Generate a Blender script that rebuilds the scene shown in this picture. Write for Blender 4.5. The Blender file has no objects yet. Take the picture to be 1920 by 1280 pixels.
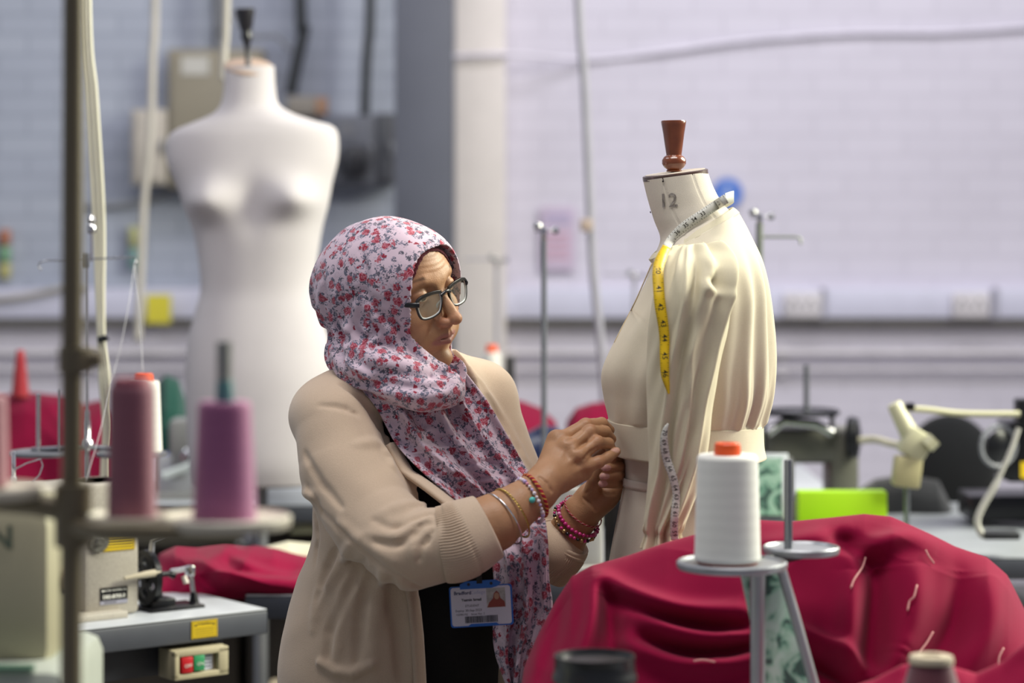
import bpy, bmesh, math, random
import numpy as np
from mathutils import Vector, Matrix, noise
PI = math.pi
random.seed(7)
C = bpy.context.scene.collection
scene = bpy.context.scene

# ---------------------------------------------------------------- camera
CAMZ, HOR, FPX = 1.47, 420.0, 4533.3
cam_d = bpy.data.cameras.new('camera')
cam = bpy.data.objects.new('camera', cam_d); C.objects.link(cam)
cam.location = (0, 0, CAMZ); cam.rotation_euler = (PI/2, 0, 0)
cam_d.lens = 85; cam_d.sensor_width = 36; cam_d.shift_y = -(640-HOR)/1920
cam_d.clip_start = 0.1; cam_d.clip_end = 60
cam_d.dof.use_dof = True; cam_d.dof.focus_distance = 3.62; cam_d.dof.aperture_fstop = 2.6
scene.camera = cam

# ---------------------------------------------------------------- world, lights, exposure
def lin(h):
    h = h.lstrip('#'); r = []
    for i in (0, 2, 4):
        c = int(h[i:i+2], 16)/255
        r.append(c/12.92 if c <= .04045 else ((c+.055)/1.055)**2.4)
    return tuple(r)+(1,)
world = bpy.data.worlds.new('world'); scene.world = world; world.use_nodes = True
bg = world.node_tree.nodes['Background']
bg.inputs[0].default_value = (0.80, 0.82, 1.0, 1); bg.inputs[1].default_value = 0.25
def area(name, loc, target, sx, sy, power, color):
    d = bpy.data.lights.new(name, 'AREA'); d.shape = 'RECTANGLE'; d.size = sx; d.size_y = sy
    d.energy = power; d.color = color
    o = bpy.data.objects.new(name, d); C.objects.link(o); o.location = loc
    o.rotation_euler = (Vector(target)-Vector(loc)).to_track_quat('-Z', 'Y').to_euler()
    return o
area('window_daylight', (3.6, 4.6, 3.6), (0.0, 3.5, 1.1), 2.2, 1.6, 260, (1.0, 0.98, 0.86))
area('jacket_light', (2.5, 4.7, 2.5), (0.22, 3.62, 1.15), 1.1, 1.1, 92, (1.0, 1.0, 0.74))  # added area light out of view, brightens the jacket in yellow-green
area('roof_light_front', (0.1, 2.7, 4.2), (0.1, 3.5, 1.0), 2.2, 1.0, 85, (1.0, 0.95, 0.90))
area('roof_light_rear', (0.8, 6.6, 4.3), (0.8, 8.9, 1.2), 4.5, 0.8, 104, (0.97, 0.95, 1.0))
area('roof_light_left', (-2.6, 4.2, 4.3), (-0.9, 4.8, 0.9), 2.2, 0.8, 30, (0.95, 0.97, 1.0))
scene.view_settings.view_transform = 'Standard'; scene.view_settings.look = 'None'
scene.view_settings.gamma = 1; scene.view_settings.use_curve_mapping = False
scene.view_settings.exposure = 0.0

# ---------------------------------------------------------------- helpers
def W(px, py, D):
    """a point of the workshop, from its bearing and distance"""
    return Vector(((px-960)/FPX*D, D, CAMZ+(HOR-py)/FPX*D))
def tag(o, label=None, cat=None, group=None, kind=None):
    if label: o['label'] = label
    if cat: o['category'] = cat
    if group: o['group'] = group
    if kind: o['kind'] = kind
    return o
def thing(name, label, cat, loc=(0, 0, 0), group=None, rz=0):
    o = bpy.data.objects.new(name, None); C.objects.link(o); o.location = loc
    o.rotation_euler = (0, 0, rz); o.empty_display_size = .05
    return tag(o, label, cat, group)
def finish(name, me, mats, parent=None, smooth=40):
    """mesh given in world coordinates; parent may be an Empty that already stands somewhere"""
    o = bpy.data.objects.new(name, me); C.objects.link(o)
    for m in (mats if isinstance(mats, (list, tuple)) else [mats]): me.materials.append(m)
    if smooth is not None:
        for p in me.polygons: p.use_smooth = True
        if smooth < 180: me.set_sharp_from_angle(angle=math.radians(smooth))
    if parent is not None:
        inv = world_mat(parent).inverted()
        me.transform(inv); o.parent = parent
    return o
def world_mat(o):
    m = Matrix.Translation(o.location) @ o.rotation_euler.to_matrix().to_4x4() @ Matrix.Diagonal(o.scale).to_4x4()
    return world_mat(o.parent) @ m if o.parent else m

class MB:
    def __init__(s, M=None): s.v = []; s.f = []; s.mi = []; s.M = M or Matrix(); s.m = 0
    def add(s, vs, fs):
        b = len(s.v); s.v += [s.M @ Vector(v) for v in vs]
        s.f += [[i+b for i in f] for f in fs]; s.mi += [s.m]*len(fs); return s
    def box(s, c, d, bev=0, rot=None):
        bm = bmesh.new(); bmesh.ops.create_cube(bm, size=1)
        for v in bm.verts: v.co = Vector((v.co.x*d[0], v.co.y*d[1], v.co.z*d[2]))
        if bev: bmesh.ops.bevel(bm, geom=bm.edges[:], offset=bev, segments=2, profile=.5, affect='EDGES')
        if rot is not None: bm.transform(rot.to_4x4() if len(rot) == 3 else rot)
        bm.verts.index_update()
        s.add([v.co+Vector(c) for v in bm.verts], [[v.index for v in f.verts] for f in bm.faces]); bm.free(); return s
    def tube(s, pts, r, n=10, cap=True, squash=1.0):
        """sweep a circle along pts; r number or list"""
        pts = [Vector(p) for p in pts]; k = len(pts); rs = r if isinstance(r, (list, tuple)) else [r]*k
        vs = []; ref = None
        for i, p in enumerate(pts):
            t = (pts[min(i+1, k-1)]-pts[max(i-1, 0)]).normalized()
            if ref is None:
                ref = Vector((0, 0, 1)) if abs(t.z) < .9 else Vector((1, 0, 0))
            a = (ref-t*ref.dot(t)).normalized(); b = t.cross(a); ref = a
            for j in range(n):
                q = 2*PI*j/n; vs.append(p+(a*math.cos(q)*squash+b*math.sin(q))*rs[i])
        fs = [[i*n+j, i*n+(j+1) % n, (i+1)*n+(j+1) % n, (i+1)*n+j] for i in range(k-1) for j in range(n)]
        if cap: fs += [list(range(n))[::-1], [(k-1)*n+j for j in range(n)]]
        return s.add(vs, fs)
    def cyl(s, a, b, r, r2=None, n=24): return s.tube([a, b], [r, r if r2 is None else r2], n)
    def lathe(s, prof, c=(0, 0, 0), ax=None, n=32, caps=True):
        """prof list of (r, h) along axis"""
        q = (Vector(ax).normalized().to_track_quat('Z', 'Y').to_matrix() if ax is not None else Matrix.Identity(3))
        c = Vector(c); vs = []
        for r, h in prof:
            for j in range(n):
                t = 2*PI*j/n; vs.append(c+q @ Vector((r*math.cos(t), r*math.sin(t), h)))
        fs = [[i*n+j, i*n+(j+1) % n, (i+1)*n+(j+1) % n, (i+1)*n+j] for i in range(len(prof)-1) for j in range(n)]
        if caps and prof[0][0] > 1e-5: fs.append(list(range(n))[::-1])
        if caps and prof[-1][0] > 1e-5: fs.append([(len(prof)-1)*n+j for j in range(n)])
        return s.add(vs, fs)
    def grid(s, fn, nu, nv, closeu=False):
        vs = [fn(i/(nu if closeu else nu-1), j/(nv-1)) for j in range(nv) for i in range(nu)]
        fs = []
        for j in range(nv-1):
            for i in range(nu if closeu else nu-1):
                i2 = (i+1) % nu; fs.append([j*nu+i, j*nu+i2, (j+1)*nu+i2, (j+1)*nu+i])
        return s.add(vs, fs)
    def prism(s, outline, depth):
        """outline list of (x, z) in local XZ plane, extruded along +Y by depth"""
        n = len(outline)
        vs = [(x, 0, z) for x, z in outline]+[(x, depth, z) for x, z in outline]
        fs = [list(range(n)), [n+i for i in range(n)][::-1]]+[[i, i+n, (i+1) % n+n, (i+1) % n] for i in range(n)]
        return s.add(vs, fs)
    def build(s, name, mats, parent=None, smooth=40, weld=False):
        me = bpy.data.meshes.new(name); me.from_pydata([tuple(v) for v in s.v], [], s.f); me.update()
        bm = bmesh.new(); bm.from_mesh(me)
        if weld: bmesh.ops.remove_doubles(bm, verts=bm.verts, dist=1e-5)
        if not weld:
            for i, f in enumerate(bm.faces): f.material_index = s.mi[i]
        bmesh.ops.recalc_face_normals(bm, faces=bm.faces[:]); bm.to_mesh(me); bm.free()
        return finish(name, me, mats, parent, smooth)
def spline(pts, n):
    """Catmull-Rom through points (any dimension), n samples"""
    P = np.array([list(p) for p in pts], float); k = len(P); out = []
    Q = np.vstack([2*P[0]-P[1], P, 2*P[-1]-P[-2]])
    for i in range(n):
        t = i/(n-1)*(k-1); a = min(int(t), k-2); t -= a
        p0, p1, p2, p3 = Q[a], Q[a+1], Q[a+2], Q[a+3]
        out.append(.5*((2*p1)+(-p0+p2)*t+(2*p0-5*p1+4*p2-p3)*t*t+(-p0+3*p1-3*p2+p3)*t**3))
    return out
def spv(pts, n): return [Vector(p) for p in spline(pts, n)]
def sstep(a, b, x):
    t = min(1, max(0, (x-a)/(b-a))); return t*t*(3-2*t)
def text_obj(name, txt, size, M, m, parent, bold=0, depth=.0003, align='CENTER'):
    cu = bpy.data.curves.new('t', 'FONT'); cu.body = txt; cu.size = size; cu.align_x = align; cu.align_y = 'CENTER'
    cu.extrude = depth; cu.offset = bold; cu.resolution_u = 2
    t = bpy.data.objects.new('t', cu); C.objects.link(t)
    dg = bpy.context.evaluated_depsgraph_get(); me = bpy.data.meshes.new_from_object(t.evaluated_get(dg))
    bpy.data.objects.remove(t); me.transform(M); me.name = name; me.materials.clear()
    return finish(name, me, m, parent, None)
def conform(o, tree, lift=.0005):
    """lay a printed mesh on the surface below it"""
    if o is None: return
    mw = world_mat(o); inv = mw.inverted(); cam_ = Vector((0, 0, CAMZ))
    for v in o.data.vertices:
        p = mw @ v.co; h = tree.ray_cast(cam_, (p-cam_).normalized())
        if h[0] is not None and abs(h[0].y-p.y) < .03: v.co = inv @ (h[0]-(p-cam_).normalized()*lift)
def frame(o, x, y, z=None):
    """matrix with origin o, x and y axes"""
    x = Vector(x).normalized(); y = Vector(y); y = (y-x*y.dot(x)).normalized(); z = x.cross(y)
    m = Matrix((x, y, z)).transposed().to_4x4(); m.translation = Vector(o); return m

# ---------------------------------------------------------------- materials
def nodes(name):
    m = bpy.data.materials.new(name); m.use_nodes = True
    nt = m.node_tree; b = nt.nodes['Principled BSDF']; return m, nt, b
def N(nt, t, **k):
    n = nt.nodes.new(t)
    for a, v in k.items():
        if hasattr(n, a) and a not in n.inputs.keys(): setattr(n, a, v)
        else: n.inputs[a].default_value = v
    return n
def mat(name, col, rough=.5, metal=0, var=.08, scale=12, bump=0, bscale=200, sheen=0, coat=0, trans=0, sub=0, rvar=.08):
    m, nt, b = nodes(name); L = nt.links.new
    col = lin(col) if isinstance(col, str) else tuple(col)
    tc = N(nt, 'ShaderNodeTexCoord'); nz = N(nt, 'ShaderNodeTexNoise'); nz.inputs['Scale'].default_value = scale
    nz.inputs['Detail'].default_value = 4; L(tc.outputs['Object'], nz.inputs['Vector'])
    mr = N(nt, 'ShaderNodeMapRange'); mr.inputs[3].default_value = 1-var; mr.inputs[4].default_value = 1+var
    mr.inputs[1].default_value = .3; mr.inputs[2].default_value = .7
    L(nz.outputs[0], mr.inputs[0])
    vm = N(nt, 'ShaderNodeVectorMath', operation='SCALE'); vm.inputs[0].default_value = col[:3]
    L(mr.outputs[0], vm.inputs['Scale']); L(vm.outputs[0], b.inputs['Base Color'])
    rr = N(nt, 'ShaderNodeMapRange'); rr.inputs[3].default_value = max(0, rough-rvar); rr.inputs[4].default_value = min(1, rough+rvar)
    L(nz.outputs[0], rr.inputs[0]); L(rr.outputs[0], b.inputs['Roughness'])
    b.inputs['Metallic'].default_value = metal
    b.inputs['Sheen Weight'].default_value = sheen; b.inputs['Sheen Roughness'].default_value = .4
    b.inputs['Coat Weight'].default_value = coat
    b.inputs['Transmission Weight'].default_value = trans
    b.inputs['Subsurface Weight'].default_value = sub; b.inputs['Subsurface Scale'].default_value = .01
    if bump:
        n2 = N(nt, 'ShaderNodeTexNoise'); n2.inputs['Scale'].default_value = bscale; n2.inputs['Detail'].default_value = 3
        L(tc.outputs['Object'], n2.inputs['Vector'])
        bp = N(nt, 'ShaderNodeBump'); bp.inputs['Strength'].default_value = bump; bp.inputs['Distance'].default_value = .001
        L(n2.outputs[0], bp.inputs['Height']); L(bp.outputs[0], b.inputs['Normal'])
    m['col'] = 1
    return m
def math_n(nt, op, a, b=None, clamp=False):
    n = nt.nodes.new('ShaderNodeMath'); n.operation = op; n.use_clamp = clamp
    for i, x in enumerate((a, b)):
        if x is None: continue
        if isinstance(x, (int, float)): n.inputs[i].default_value = x
        else: nt.links.new(x, n.inputs[i])
    return n.outputs[0]
def mixc(nt, fac, a, b):
    n = nt.nodes.new('ShaderNodeMix'); n.data_type = 'RGBA'
    for i, x in ((0, fac), (6, a), (7, b)):
        if isinstance(x, (int, float, tuple)): n.inputs[i].default_value = x
        else: nt.links.new(x, n.inputs[i])
    return n.outputs[2]
def floral(name, base, attr=None):
    """pale cotton printed with red roses, buds and grey-blue leaves"""
    m, nt, b = nodes(name); L = nt.links.new
    tc = N(nt, 'ShaderNodeTexCoord')
    if attr:
        src = N(nt, 'ShaderNodeAttribute', attribute_name=attr).outputs['Vector']
    else: src = tc.outputs['Object']
    def warp(sc, amt):
        nz = N(nt, 'ShaderNodeTexNoise'); nz.inputs['Scale'].default_value = sc; nz.inputs['Detail'].default_value = 2
        L(src, nz.inputs['Vector'])
        sb = N(nt, 'ShaderNodeVectorMath', operation='SUBTRACT'); L(nz.outputs['Color'], sb.inputs[0]); sb.inputs[1].default_value = (.5, .5, .5)
        s2 = N(nt, 'ShaderNodeVectorMath', operation='SCALE'); L(sb.outputs[0], s2.inputs[0]); s2.inputs['Scale'].default_value = amt
        ad = N(nt, 'ShaderNodeVectorMath', operation='ADD'); L(src, ad.inputs[0]); L(s2.outputs[0], ad.inputs[1]); return ad.outputs[0]
    def vor(vec, sc, rnd=1):
        v = N(nt, 'ShaderNodeTexVoronoi'); v.inputs['Scale'].default_value = sc; v.inputs['Randomness'].default_value = rnd
        L(vec, v.inputs['Vector']); return v
    w1 = warp(210, .011); w2 = warp(330, .016)
    A = vor(w1, 60, .9); A0 = vor(src, 60, .9)
    sep = N(nt, 'ShaderNodeSeparateColor'); L(A0.outputs['Color'], sep.inputs[0])
    rose_on = math_n(nt, 'LESS_THAN', sep.outputs[0], .8)
    rose = math_n(nt, 'MULTIPLY', math_n(nt, 'LESS_THAN', A.outputs['Distance'], .37), rose_on)
    # petals: light arcs within a rose
    wv = N(nt, 'ShaderNodeMath', operation='SINE'); L(math_n(nt, 'MULTIPLY', A.outputs['Distance'], 46), wv.inputs[0])
    n3 = N(nt, 'ShaderNodeTexNoise'); n3.inputs['Scale'].default_value = 210; L(src, n3.inputs['Vector'])
    petal = math_n(nt, 'GREATER_THAN', math_n(nt, 'ADD', wv.outputs[0], math_n(nt, 'MULTIPLY', n3.outputs[0], 2.8)), 1.9)
    # leaves and stems
    B = vor(w2, 130, 1); halo = math_n(nt, 'LESS_THAN', A0.outputs['Distance'], .66)
    off = math_n(nt, 'GREATER_THAN', sep.outputs[1], .12)
    leaf = math_n(nt, 'MULTIPLY', math_n(nt, 'LESS_THAN', B.outputs['Distance'], .47), math_n(nt, 'MULTIPLY', halo, off))
    ns = N(nt, 'ShaderNodeTexNoise'); ns.inputs['Scale'].default_value = 170; ns.inputs['Detail'].default_value = 1.5; L(src, ns.inputs['Vector'])
    stem = math_n(nt, 'LESS_THAN', math_n(nt, 'ABSOLUTE', math_n(nt, 'SUBTRACT', ns.outputs[0], .5)), .017)
    stem = math_n(nt, 'MULTIPLY', stem, halo)
    sp = N(nt, 'ShaderNodeSeparateColor'); L(B.outputs['Color'], sp.inputs[0])
    leafc = mixc(nt, sp.outputs[0], lin('262c3c'), lin('5b647c'))
    D = vor(w1, 68, 1); sd = N(nt, 'ShaderNodeSeparateColor'); L(D.outputs['Color'], sd.inputs[0])
    bud = math_n(nt, 'MULTIPLY', math_n(nt, 'LESS_THAN', D.outputs['Distance'], .22), math_n(nt, 'LESS_THAN', sd.outputs[0], .6))
    c = mixc(nt, math_n(nt, 'MULTIPLY', stem, .4), base, lin('5a6a80'))
    c = mixc(nt, math_n(nt, 'MULTIPLY', leaf, .9), c, leafc)
    c = mixc(nt, bud, c, lin('8d1f38'))
    rc = mixc(nt, n3.outputs[0], lin('6e1029'), lin('b22c47'))
    rc = mixc(nt, math_n(nt, 'MULTIPLY', petal, .55), rc, lin('e0a9b8'))
    c = mixc(nt, rose, c, rc)
    L(c, b.inputs['Base Color']); b.inputs['Roughness'].default_value = .9; b.inputs['Sheen Weight'].default_value = .15
    nb = N(nt, 'ShaderNodeTexNoise'); nb.inputs['Scale'].default_value = 900; L(src, nb.inputs['Vector'])
    bp = N(nt, 'ShaderNodeBump'); bp.inputs['Strength'].default_value = .35; bp.inputs['Distance'].default_value = .0006
    L(nb.outputs[0], bp.inputs['Height']); L(bp.outputs[0], b.inputs['Normal'])
    return m
def cloth(name, col, weave=1400, strength=.3, sheen=.3, rough=.95, trans=0, var=.06, vscale=14):
    m, nt, b = nodes(name); L = nt.links.new; tc = N(nt, 'ShaderNodeTexCoord')
    nz = N(nt, 'ShaderNodeTexNoise'); nz.inputs['Scale'].default_value = vscale; nz.inputs['Detail'].default_value = 5; L(tc.outputs['Object'], nz.inputs['Vector'])
    n2 = N(nt, 'ShaderNodeTexNoise'); n2.inputs['Scale'].default_value = weave; n2.inputs['Detail'].default_value = 2; L(tc.outputs['Object'], n2.inputs['Vector'])
    c0 = lin(col) if isinstance(col, str) else tuple(col)
    mr = N(nt, 'ShaderNodeMapRange'); mr.inputs[1].default_value = .3; mr.inputs[2].default_value = .7
    mr.inputs[3].default_value = 1-var; mr.inputs[4].default_value = 1+var; L(nz.outputs[0], mr.inputs[0])
    m2 = N(nt, 'ShaderNodeMapRange'); m2.inputs[3].default_value = .86; m2.inputs[4].default_value = 1.14; L(n2.outputs[0], m2.inputs[0])
    vm = N(nt, 'ShaderNodeVectorMath', operation='SCALE'); vm.inputs[0].default_value = c0[:3]; L(math_n(nt, 'MULTIPLY', mr.outputs[0], m2.outputs[0]), vm.inputs['Scale'])
    L(vm.outputs[0], b.inputs['Base Color']); b.inputs['Roughness'].default_value = rough
    b.inputs['Sheen Weight'].default_value = sheen; b.inputs['Sheen Roughness'].default_value = .45; b.inputs['Specular IOR Level'].default_value = .15
    bp = N(nt, 'ShaderNodeBump'); bp.inputs['Strength'].default_value = strength; bp.inputs['Distance'].default_value = .001
    L(n2.outputs[0], bp.inputs['Height']); L(bp.outputs[0], b.inputs['Normal'])
    if trans:
        tr = N(nt, 'ShaderNodeBsdfTranslucent'); L(vm.outputs[0], tr.inputs[0]); ms = N(nt, 'ShaderNodeMixShader'); ms.inputs[0].default_value = trans
        out = nt.nodes['Material Output']; L(b.outputs[0], ms.inputs[1]); L(tr.outputs[0], ms.inputs[2]); L(ms.outputs[0], out.inputs[0])
    return m

# ---------------------------------------------------------------- smooth solid modelling (distance field on a grid)
class Field:
    def __init__(s, lo, hi, h):
        s.h = h; s.lo = np.array(lo, float); n = np.ceil((np.array(hi)-s.lo)/h).astype(int)+1; s.n = n
        s.F = np.full(tuple(n), .05, np.float32)
        s.ax = [s.lo[i]+h*np.arange(n[i]) for i in range(3)]
    def reg(s, lo, hi):
        a = np.clip(np.floor((np.array(lo)-s.lo)/s.h).astype(int), 0, s.n); b = np.clip(np.ceil((np.array(hi)-s.lo)/s.h).astype(int)+1, 0, s.n)
        if (b <= a).any(): return None
        X, Y, Z = np.meshgrid(*[s.ax[i][a[i]:b[i]].astype(np.float32) for i in range(3)], indexing='ij')
        return (slice(a[0], b[0]), slice(a[1], b[1]), slice(a[2], b[2])), X, Y, Z
    def comb(s, sl, d, k, op):
        A = s.F[sl]
        if op == 'u':
            hh = np.clip(k-np.abs(A-d), 0, None)/k if k > 0 else 0
            s.F[sl] = np.minimum(A, d)-hh*hh*k*.25
        else:
            d = -d
            hh = np.clip(k-np.abs(A-d), 0, None)/k if k > 0 else 0
            s.F[sl] = np.maximum(A, d)+hh*hh*k*.25
    def cone(s, a, b, ra, rb=None, k=.004, op='u'):
        a = np.array(a, float); b = np.array(b, float); rb = ra if rb is None else rb; R = max(ra, rb)+max(k, .01)+.02
        g = s.reg(np.minimum(a, b)-R, np.maximum(a, b)+R)
        if g is None: return s
        sl, X, Y, Z = g; ab = b-a; L2 = float(ab@ab)+1e-12
        t = np.clip(((X-a[0])*ab[0]+(Y-a[1])*ab[1]+(Z-a[2])*ab[2])/L2, 0, 1)
        d = np.sqrt((X-a[0]-t*ab[0])**2+(Y-a[1]-t*ab[1])**2+(Z-a[2]-t*ab[2])**2)-(ra+(rb-ra)*t)
        s.comb(sl, d.astype(np.float32), k, op); return s
    def chain(s, pts, rs, k=.004, op='u'):
        rs = rs if isinstance(rs, (list, tuple)) else [rs]*len(pts)
        P = np.array([list(p) for p in pts], float); m = max(rs)+max(k, .01)+.02; g = s.reg(P.min(0)-m, P.max(0)+m)
        if g is None: return s
        sl, X, Y, Z = g; D = None
        for i in range(len(P)-1):
            a = P[i]; ab = P[i+1]-a; L2 = float(ab @ ab)+1e-12
            t = np.clip(((X-a[0])*ab[0]+(Y-a[1])*ab[1]+(Z-a[2])*ab[2])/L2, 0, 1)
            d = np.sqrt((X-a[0]-t*ab[0])**2+(Y-a[1]-t*ab[1])**2+(Z-a[2]-t*ab[2])**2)-(rs[i]+(rs[i+1]-rs[i])*t)
            D = d if D is None else np.minimum(D, d)
        s.comb(sl, D.astype(np.float32), k, op); return s
    def ell(s, c, r, B=None, k=.004, op='u'):
        """B rows: local axes in world"""
        B = np.eye(3) if B is None else np.array(B, float); c = np.array(c, float); r = np.array(r, float)
        ext = np.sqrt(((B.T*r)**2).sum(1))+max(k, .01)+.02
        g = s.reg(c-ext, c+ext)
        if g is None: return s
        sl, X, Y, Z = g; q = [(X-c[0])*B[i][0]+(Y-c[1])*B[i][1]+(Z-c[2])*B[i][2] for i in range(3)]
        k0 = np.sqrt(sum((q[i]/r[i])**2 for i in range(3)))+1e-6; k1 = np.sqrt(sum((q[i]/r[i]**2)**2 for i in range(3)))+1e-6
        s.comb(sl, (k0*(k0-1)/k1).astype(np.float32), k, op); return s
    def box(s, c, r, B=None, k=.004, op='u', rad=.004):
        B = np.eye(3) if B is None else np.array(B, float); c = np.array(c, float); r = np.array(r, float)
        ext = (np.abs(B.T)*r).sum(1)+max(k, .01)+.02; g = s.reg(c-ext, c+ext)
        if g is None: return s
        sl, X, Y, Z = g; q = [np.abs((X-c[0])*B[i][0]+(Y-c[1])*B[i][1]+(Z-c[2])*B[i][2])-r[i]+rad for i in range(3)]
        d = np.sqrt(sum(np.maximum(x, 0)**2 for x in q))+np.minimum(np.maximum(np.maximum(q[0], q[1]), q[2]), 0)-rad
        s.comb(sl, d.astype(np.float32), k, op); return s
    def grids(s): return np.meshgrid(*[a.astype(np.float32) for a in s.ax], indexing='ij')
    def hit(s, px, py, d0=None):
        """distance along the bearing at which the solid starts"""
        D = np.arange(max(.5, s.lo[1]), s.lo[1]+s.h*(s.n[1]-1), s.h*.5)
        P = np.stack([(px-960)/FPX*D, D, CAMZ+(HOR-py)/FPX*D], 1); I = np.round((P-s.lo)/s.h).astype(int)
        ok = ((I >= 0) & (I < s.n)).all(1); I = np.clip(I, 0, s.n-1)
        v = np.where(ok, s.F[I[:, 0], I[:, 1], I[:, 2]], 1); w = np.nonzero(v < 0)[0]
        return None if len(w) == 0 else float(D[w[0]])
    def crease(s, pix, r, depth=0, k=.01, op='s', d0=None):
        """a fold (op 'u') or valley (op 's') that follows the surface along a list of bearings"""
        pts = []
        for px, py in spline(pix, max(6, len(pix)*4)):
            D = s.hit(px, py)
            if D is not None: pts.append(W(px, py, D+depth))
        n = len(pts)
        if n > 1: s.chain(pts, [max(.0006, r*math.sin(PI*(i+.6)/(n+.2))**.6) for i in range(n)], k, op)
        return s
    def mesh(s, relax=2):
        F = s.F; F[0], F[-1] = .05, .05; F[:, 0], F[:, -1] = .05, .05; F[:, :, 0], F[:, :, -1] = .05, .05
        S = F < 0; n = s.n-1
        c = [S[i:n[0]+i, j:n[1]+j, k:n[2]+k] for i in (0, 1) for j in (0, 1) for k in (0, 1)]
        al = c[0].copy(); an = c[0].copy()
        for x in c[1:]: al &= x; an |= x
        act = an & ~al; idx = np.argwhere(act); ID = np.full(act.shape, -1, np.int64); ID[act] = np.arange(len(idx))
        acc = np.zeros((len(idx), 3)); cnt = np.zeros(len(idx))
        corners = [(i, j, k) for i in (0, 1) for j in (0, 1) for k in (0, 1)]
        vals = {q: F[idx[:, 0]+q[0], idx[:, 1]+q[1], idx[:, 2]+q[2]] for q in corners}
        for q in corners:
            for a in range(3):
                if q[a] == 1: continue
                p = list(q); p[a] = 1; p = tuple(p); u, v = vals[q], vals[p]; mk = (u < 0) != (v < 0)
                t = np.where(mk, u/np.where(mk, u-v, 1), 0); pt = np.tile(np.array(q, float), (len(idx), 1)); pt[:, a] = t
                acc[mk] += pt[mk]; cnt[mk] += 1
        V = s.lo+(idx+acc/cnt[:, None])*s.h
        fs = []
        for a in range(3):
            b, c2 = (a+1) % 3, (a+2) % 3
            sl0 = [slice(1, -1)]*3; sl0[a] = slice(0, -1); sl1 = [slice(1, -1)]*3; sl1[a] = slice(1, None)
            A0, A1 = S[tuple(sl0)], S[tuple(sl1)]; e = np.argwhere(A0 != A1)
            off = np.ones(3, int); off[a] = 0; e = e+off; flip = ~S[e[:, 0], e[:, 1], e[:, 2]]
            def g(db, dc):
                x = e.copy(); x[:, b] += db; x[:, c2] += dc; return ID[x[:, 0], x[:, 1], x[:, 2]]
            q = np.stack([g(-1, -1), g(0, -1), g(0, 0), g(-1, 0)], 1); q[flip] = q[flip][:, ::-1]; fs.append(q)
        Q = np.concatenate(fs); Q = Q[(Q >= 0).all(1)]
        E = np.concatenate([Q[:, [i, (i+1) % 4]] for i in range(4)])
        for _ in range(relax):
            su = np.zeros_like(V); ct = np.zeros(len(V))
            for k in range(3): su[:, k] = np.bincount(E[:, 0], V[E[:, 1], k], len(V))+np.bincount(E[:, 1], V[E[:, 0], k], len(V))
            ct = np.bincount(E[:, 0], minlength=len(V))+np.bincount(E[:, 1], minlength=len(V))
            V = V*.5+.5*su/np.maximum(ct, 1)[:, None]
        return V, Q
def np_mesh(name, parts):
    vs = []; fs = []; b = 0
    for V, Q in parts: vs.append(V); fs.append(Q+b); b += len(V)
    V = np.concatenate(vs); Q = np.concatenate(fs); me = bpy.data.meshes.new(name)
    me.vertices.add(len(V)); me.vertices.foreach_set('co', V.astype(np.float32).ravel())
    me.loops.add(len(Q)*4); me.loops.foreach_set('vertex_index', Q.astype(np.int32).ravel())
    me.polygons.add(len(Q)); me.polygons.foreach_set('loop_start', np.arange(0, len(Q)*4, 4, dtype=np.int32))
    me.update(calc_edges=True); me.validate(); return me
# ================================================================ PERSON
def skin_mat():
    m, nt, b = nodes('skin'); L = nt.links.new
    a = N(nt, 'ShaderNodeAttribute', attribute_name='tint'); tc = N(nt, 'ShaderNodeTexCoord')
    nz = N(nt, 'ShaderNodeTexNoise'); nz.inputs['Scale'].default_value = 45; nz.inputs['Detail'].default_value = 6; L(tc.outputs['Object'], nz.inputs['Vector'])
    mr = N(nt, 'ShaderNodeMapRange'); mr.inputs[3].default_value = .84; mr.inputs[4].default_value = 1.16; L(nz.outputs[0], mr.inputs[0])
    vm = N(nt, 'ShaderNodeVectorMath', operation='SCALE'); L(a.outputs['Vector'], vm.inputs[0]); L(mr.outputs[0], vm.inputs['Scale'])
    L(vm.outputs[0], b.inputs['Base Color']); b.inputs['Roughness'].default_value = .48; b.inputs['Specular IOR Level'].default_value = .4
    b.inputs['Subsurface Weight'].default_value = .12; b.inputs['Subsurface Radius'].default_value = (1, .35, .2); b.inputs['Subsurface Scale'].default_value = .004
    n2 = N(nt, 'ShaderNodeTexNoise'); n2.inputs['Scale'].default_value = 520; n2.inputs['Detail'].default_value = 3; L(tc.outputs['Object'], n2.inputs['Vector'])
    n3 = N(nt, 'ShaderNodeTexNoise'); n3.inputs['Scale'].default_value = 130; n3.inputs['Detail'].default_value = 3; L(tc.outputs['Object'], n3.inputs['Vector'])
    bp = N(nt, 'ShaderNodeBump'); bp.inputs['Strength'].default_value = .45; bp.inputs['Distance'].default_value = .0006
    L(math_n(nt, 'ADD', n2.outputs[0], math_n(nt, 'MULTIPLY', n3.outputs[0], 1.2)), bp.inputs['Height']); L(bp.outputs[0], b.inputs['Normal']); return m
SKIN = skin_mat()
FLORAL = floral('floral cotton', lin('cbb6c4'))
KNIT = cloth('beige knit', 'c2ad97', 900, .5, .35, var=.04)
BLACKKNIT = cloth('black jersey', '08080a', 900, .3, .1)
MAROON = cloth('maroon jersey', '4f1c27', 900, .3, .2)

person = thing('person', 'person in a floral headscarf, glasses, beige cardigan and black top pinning the cream jacket', 'person', (-.158, 3.68, 0))

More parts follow.
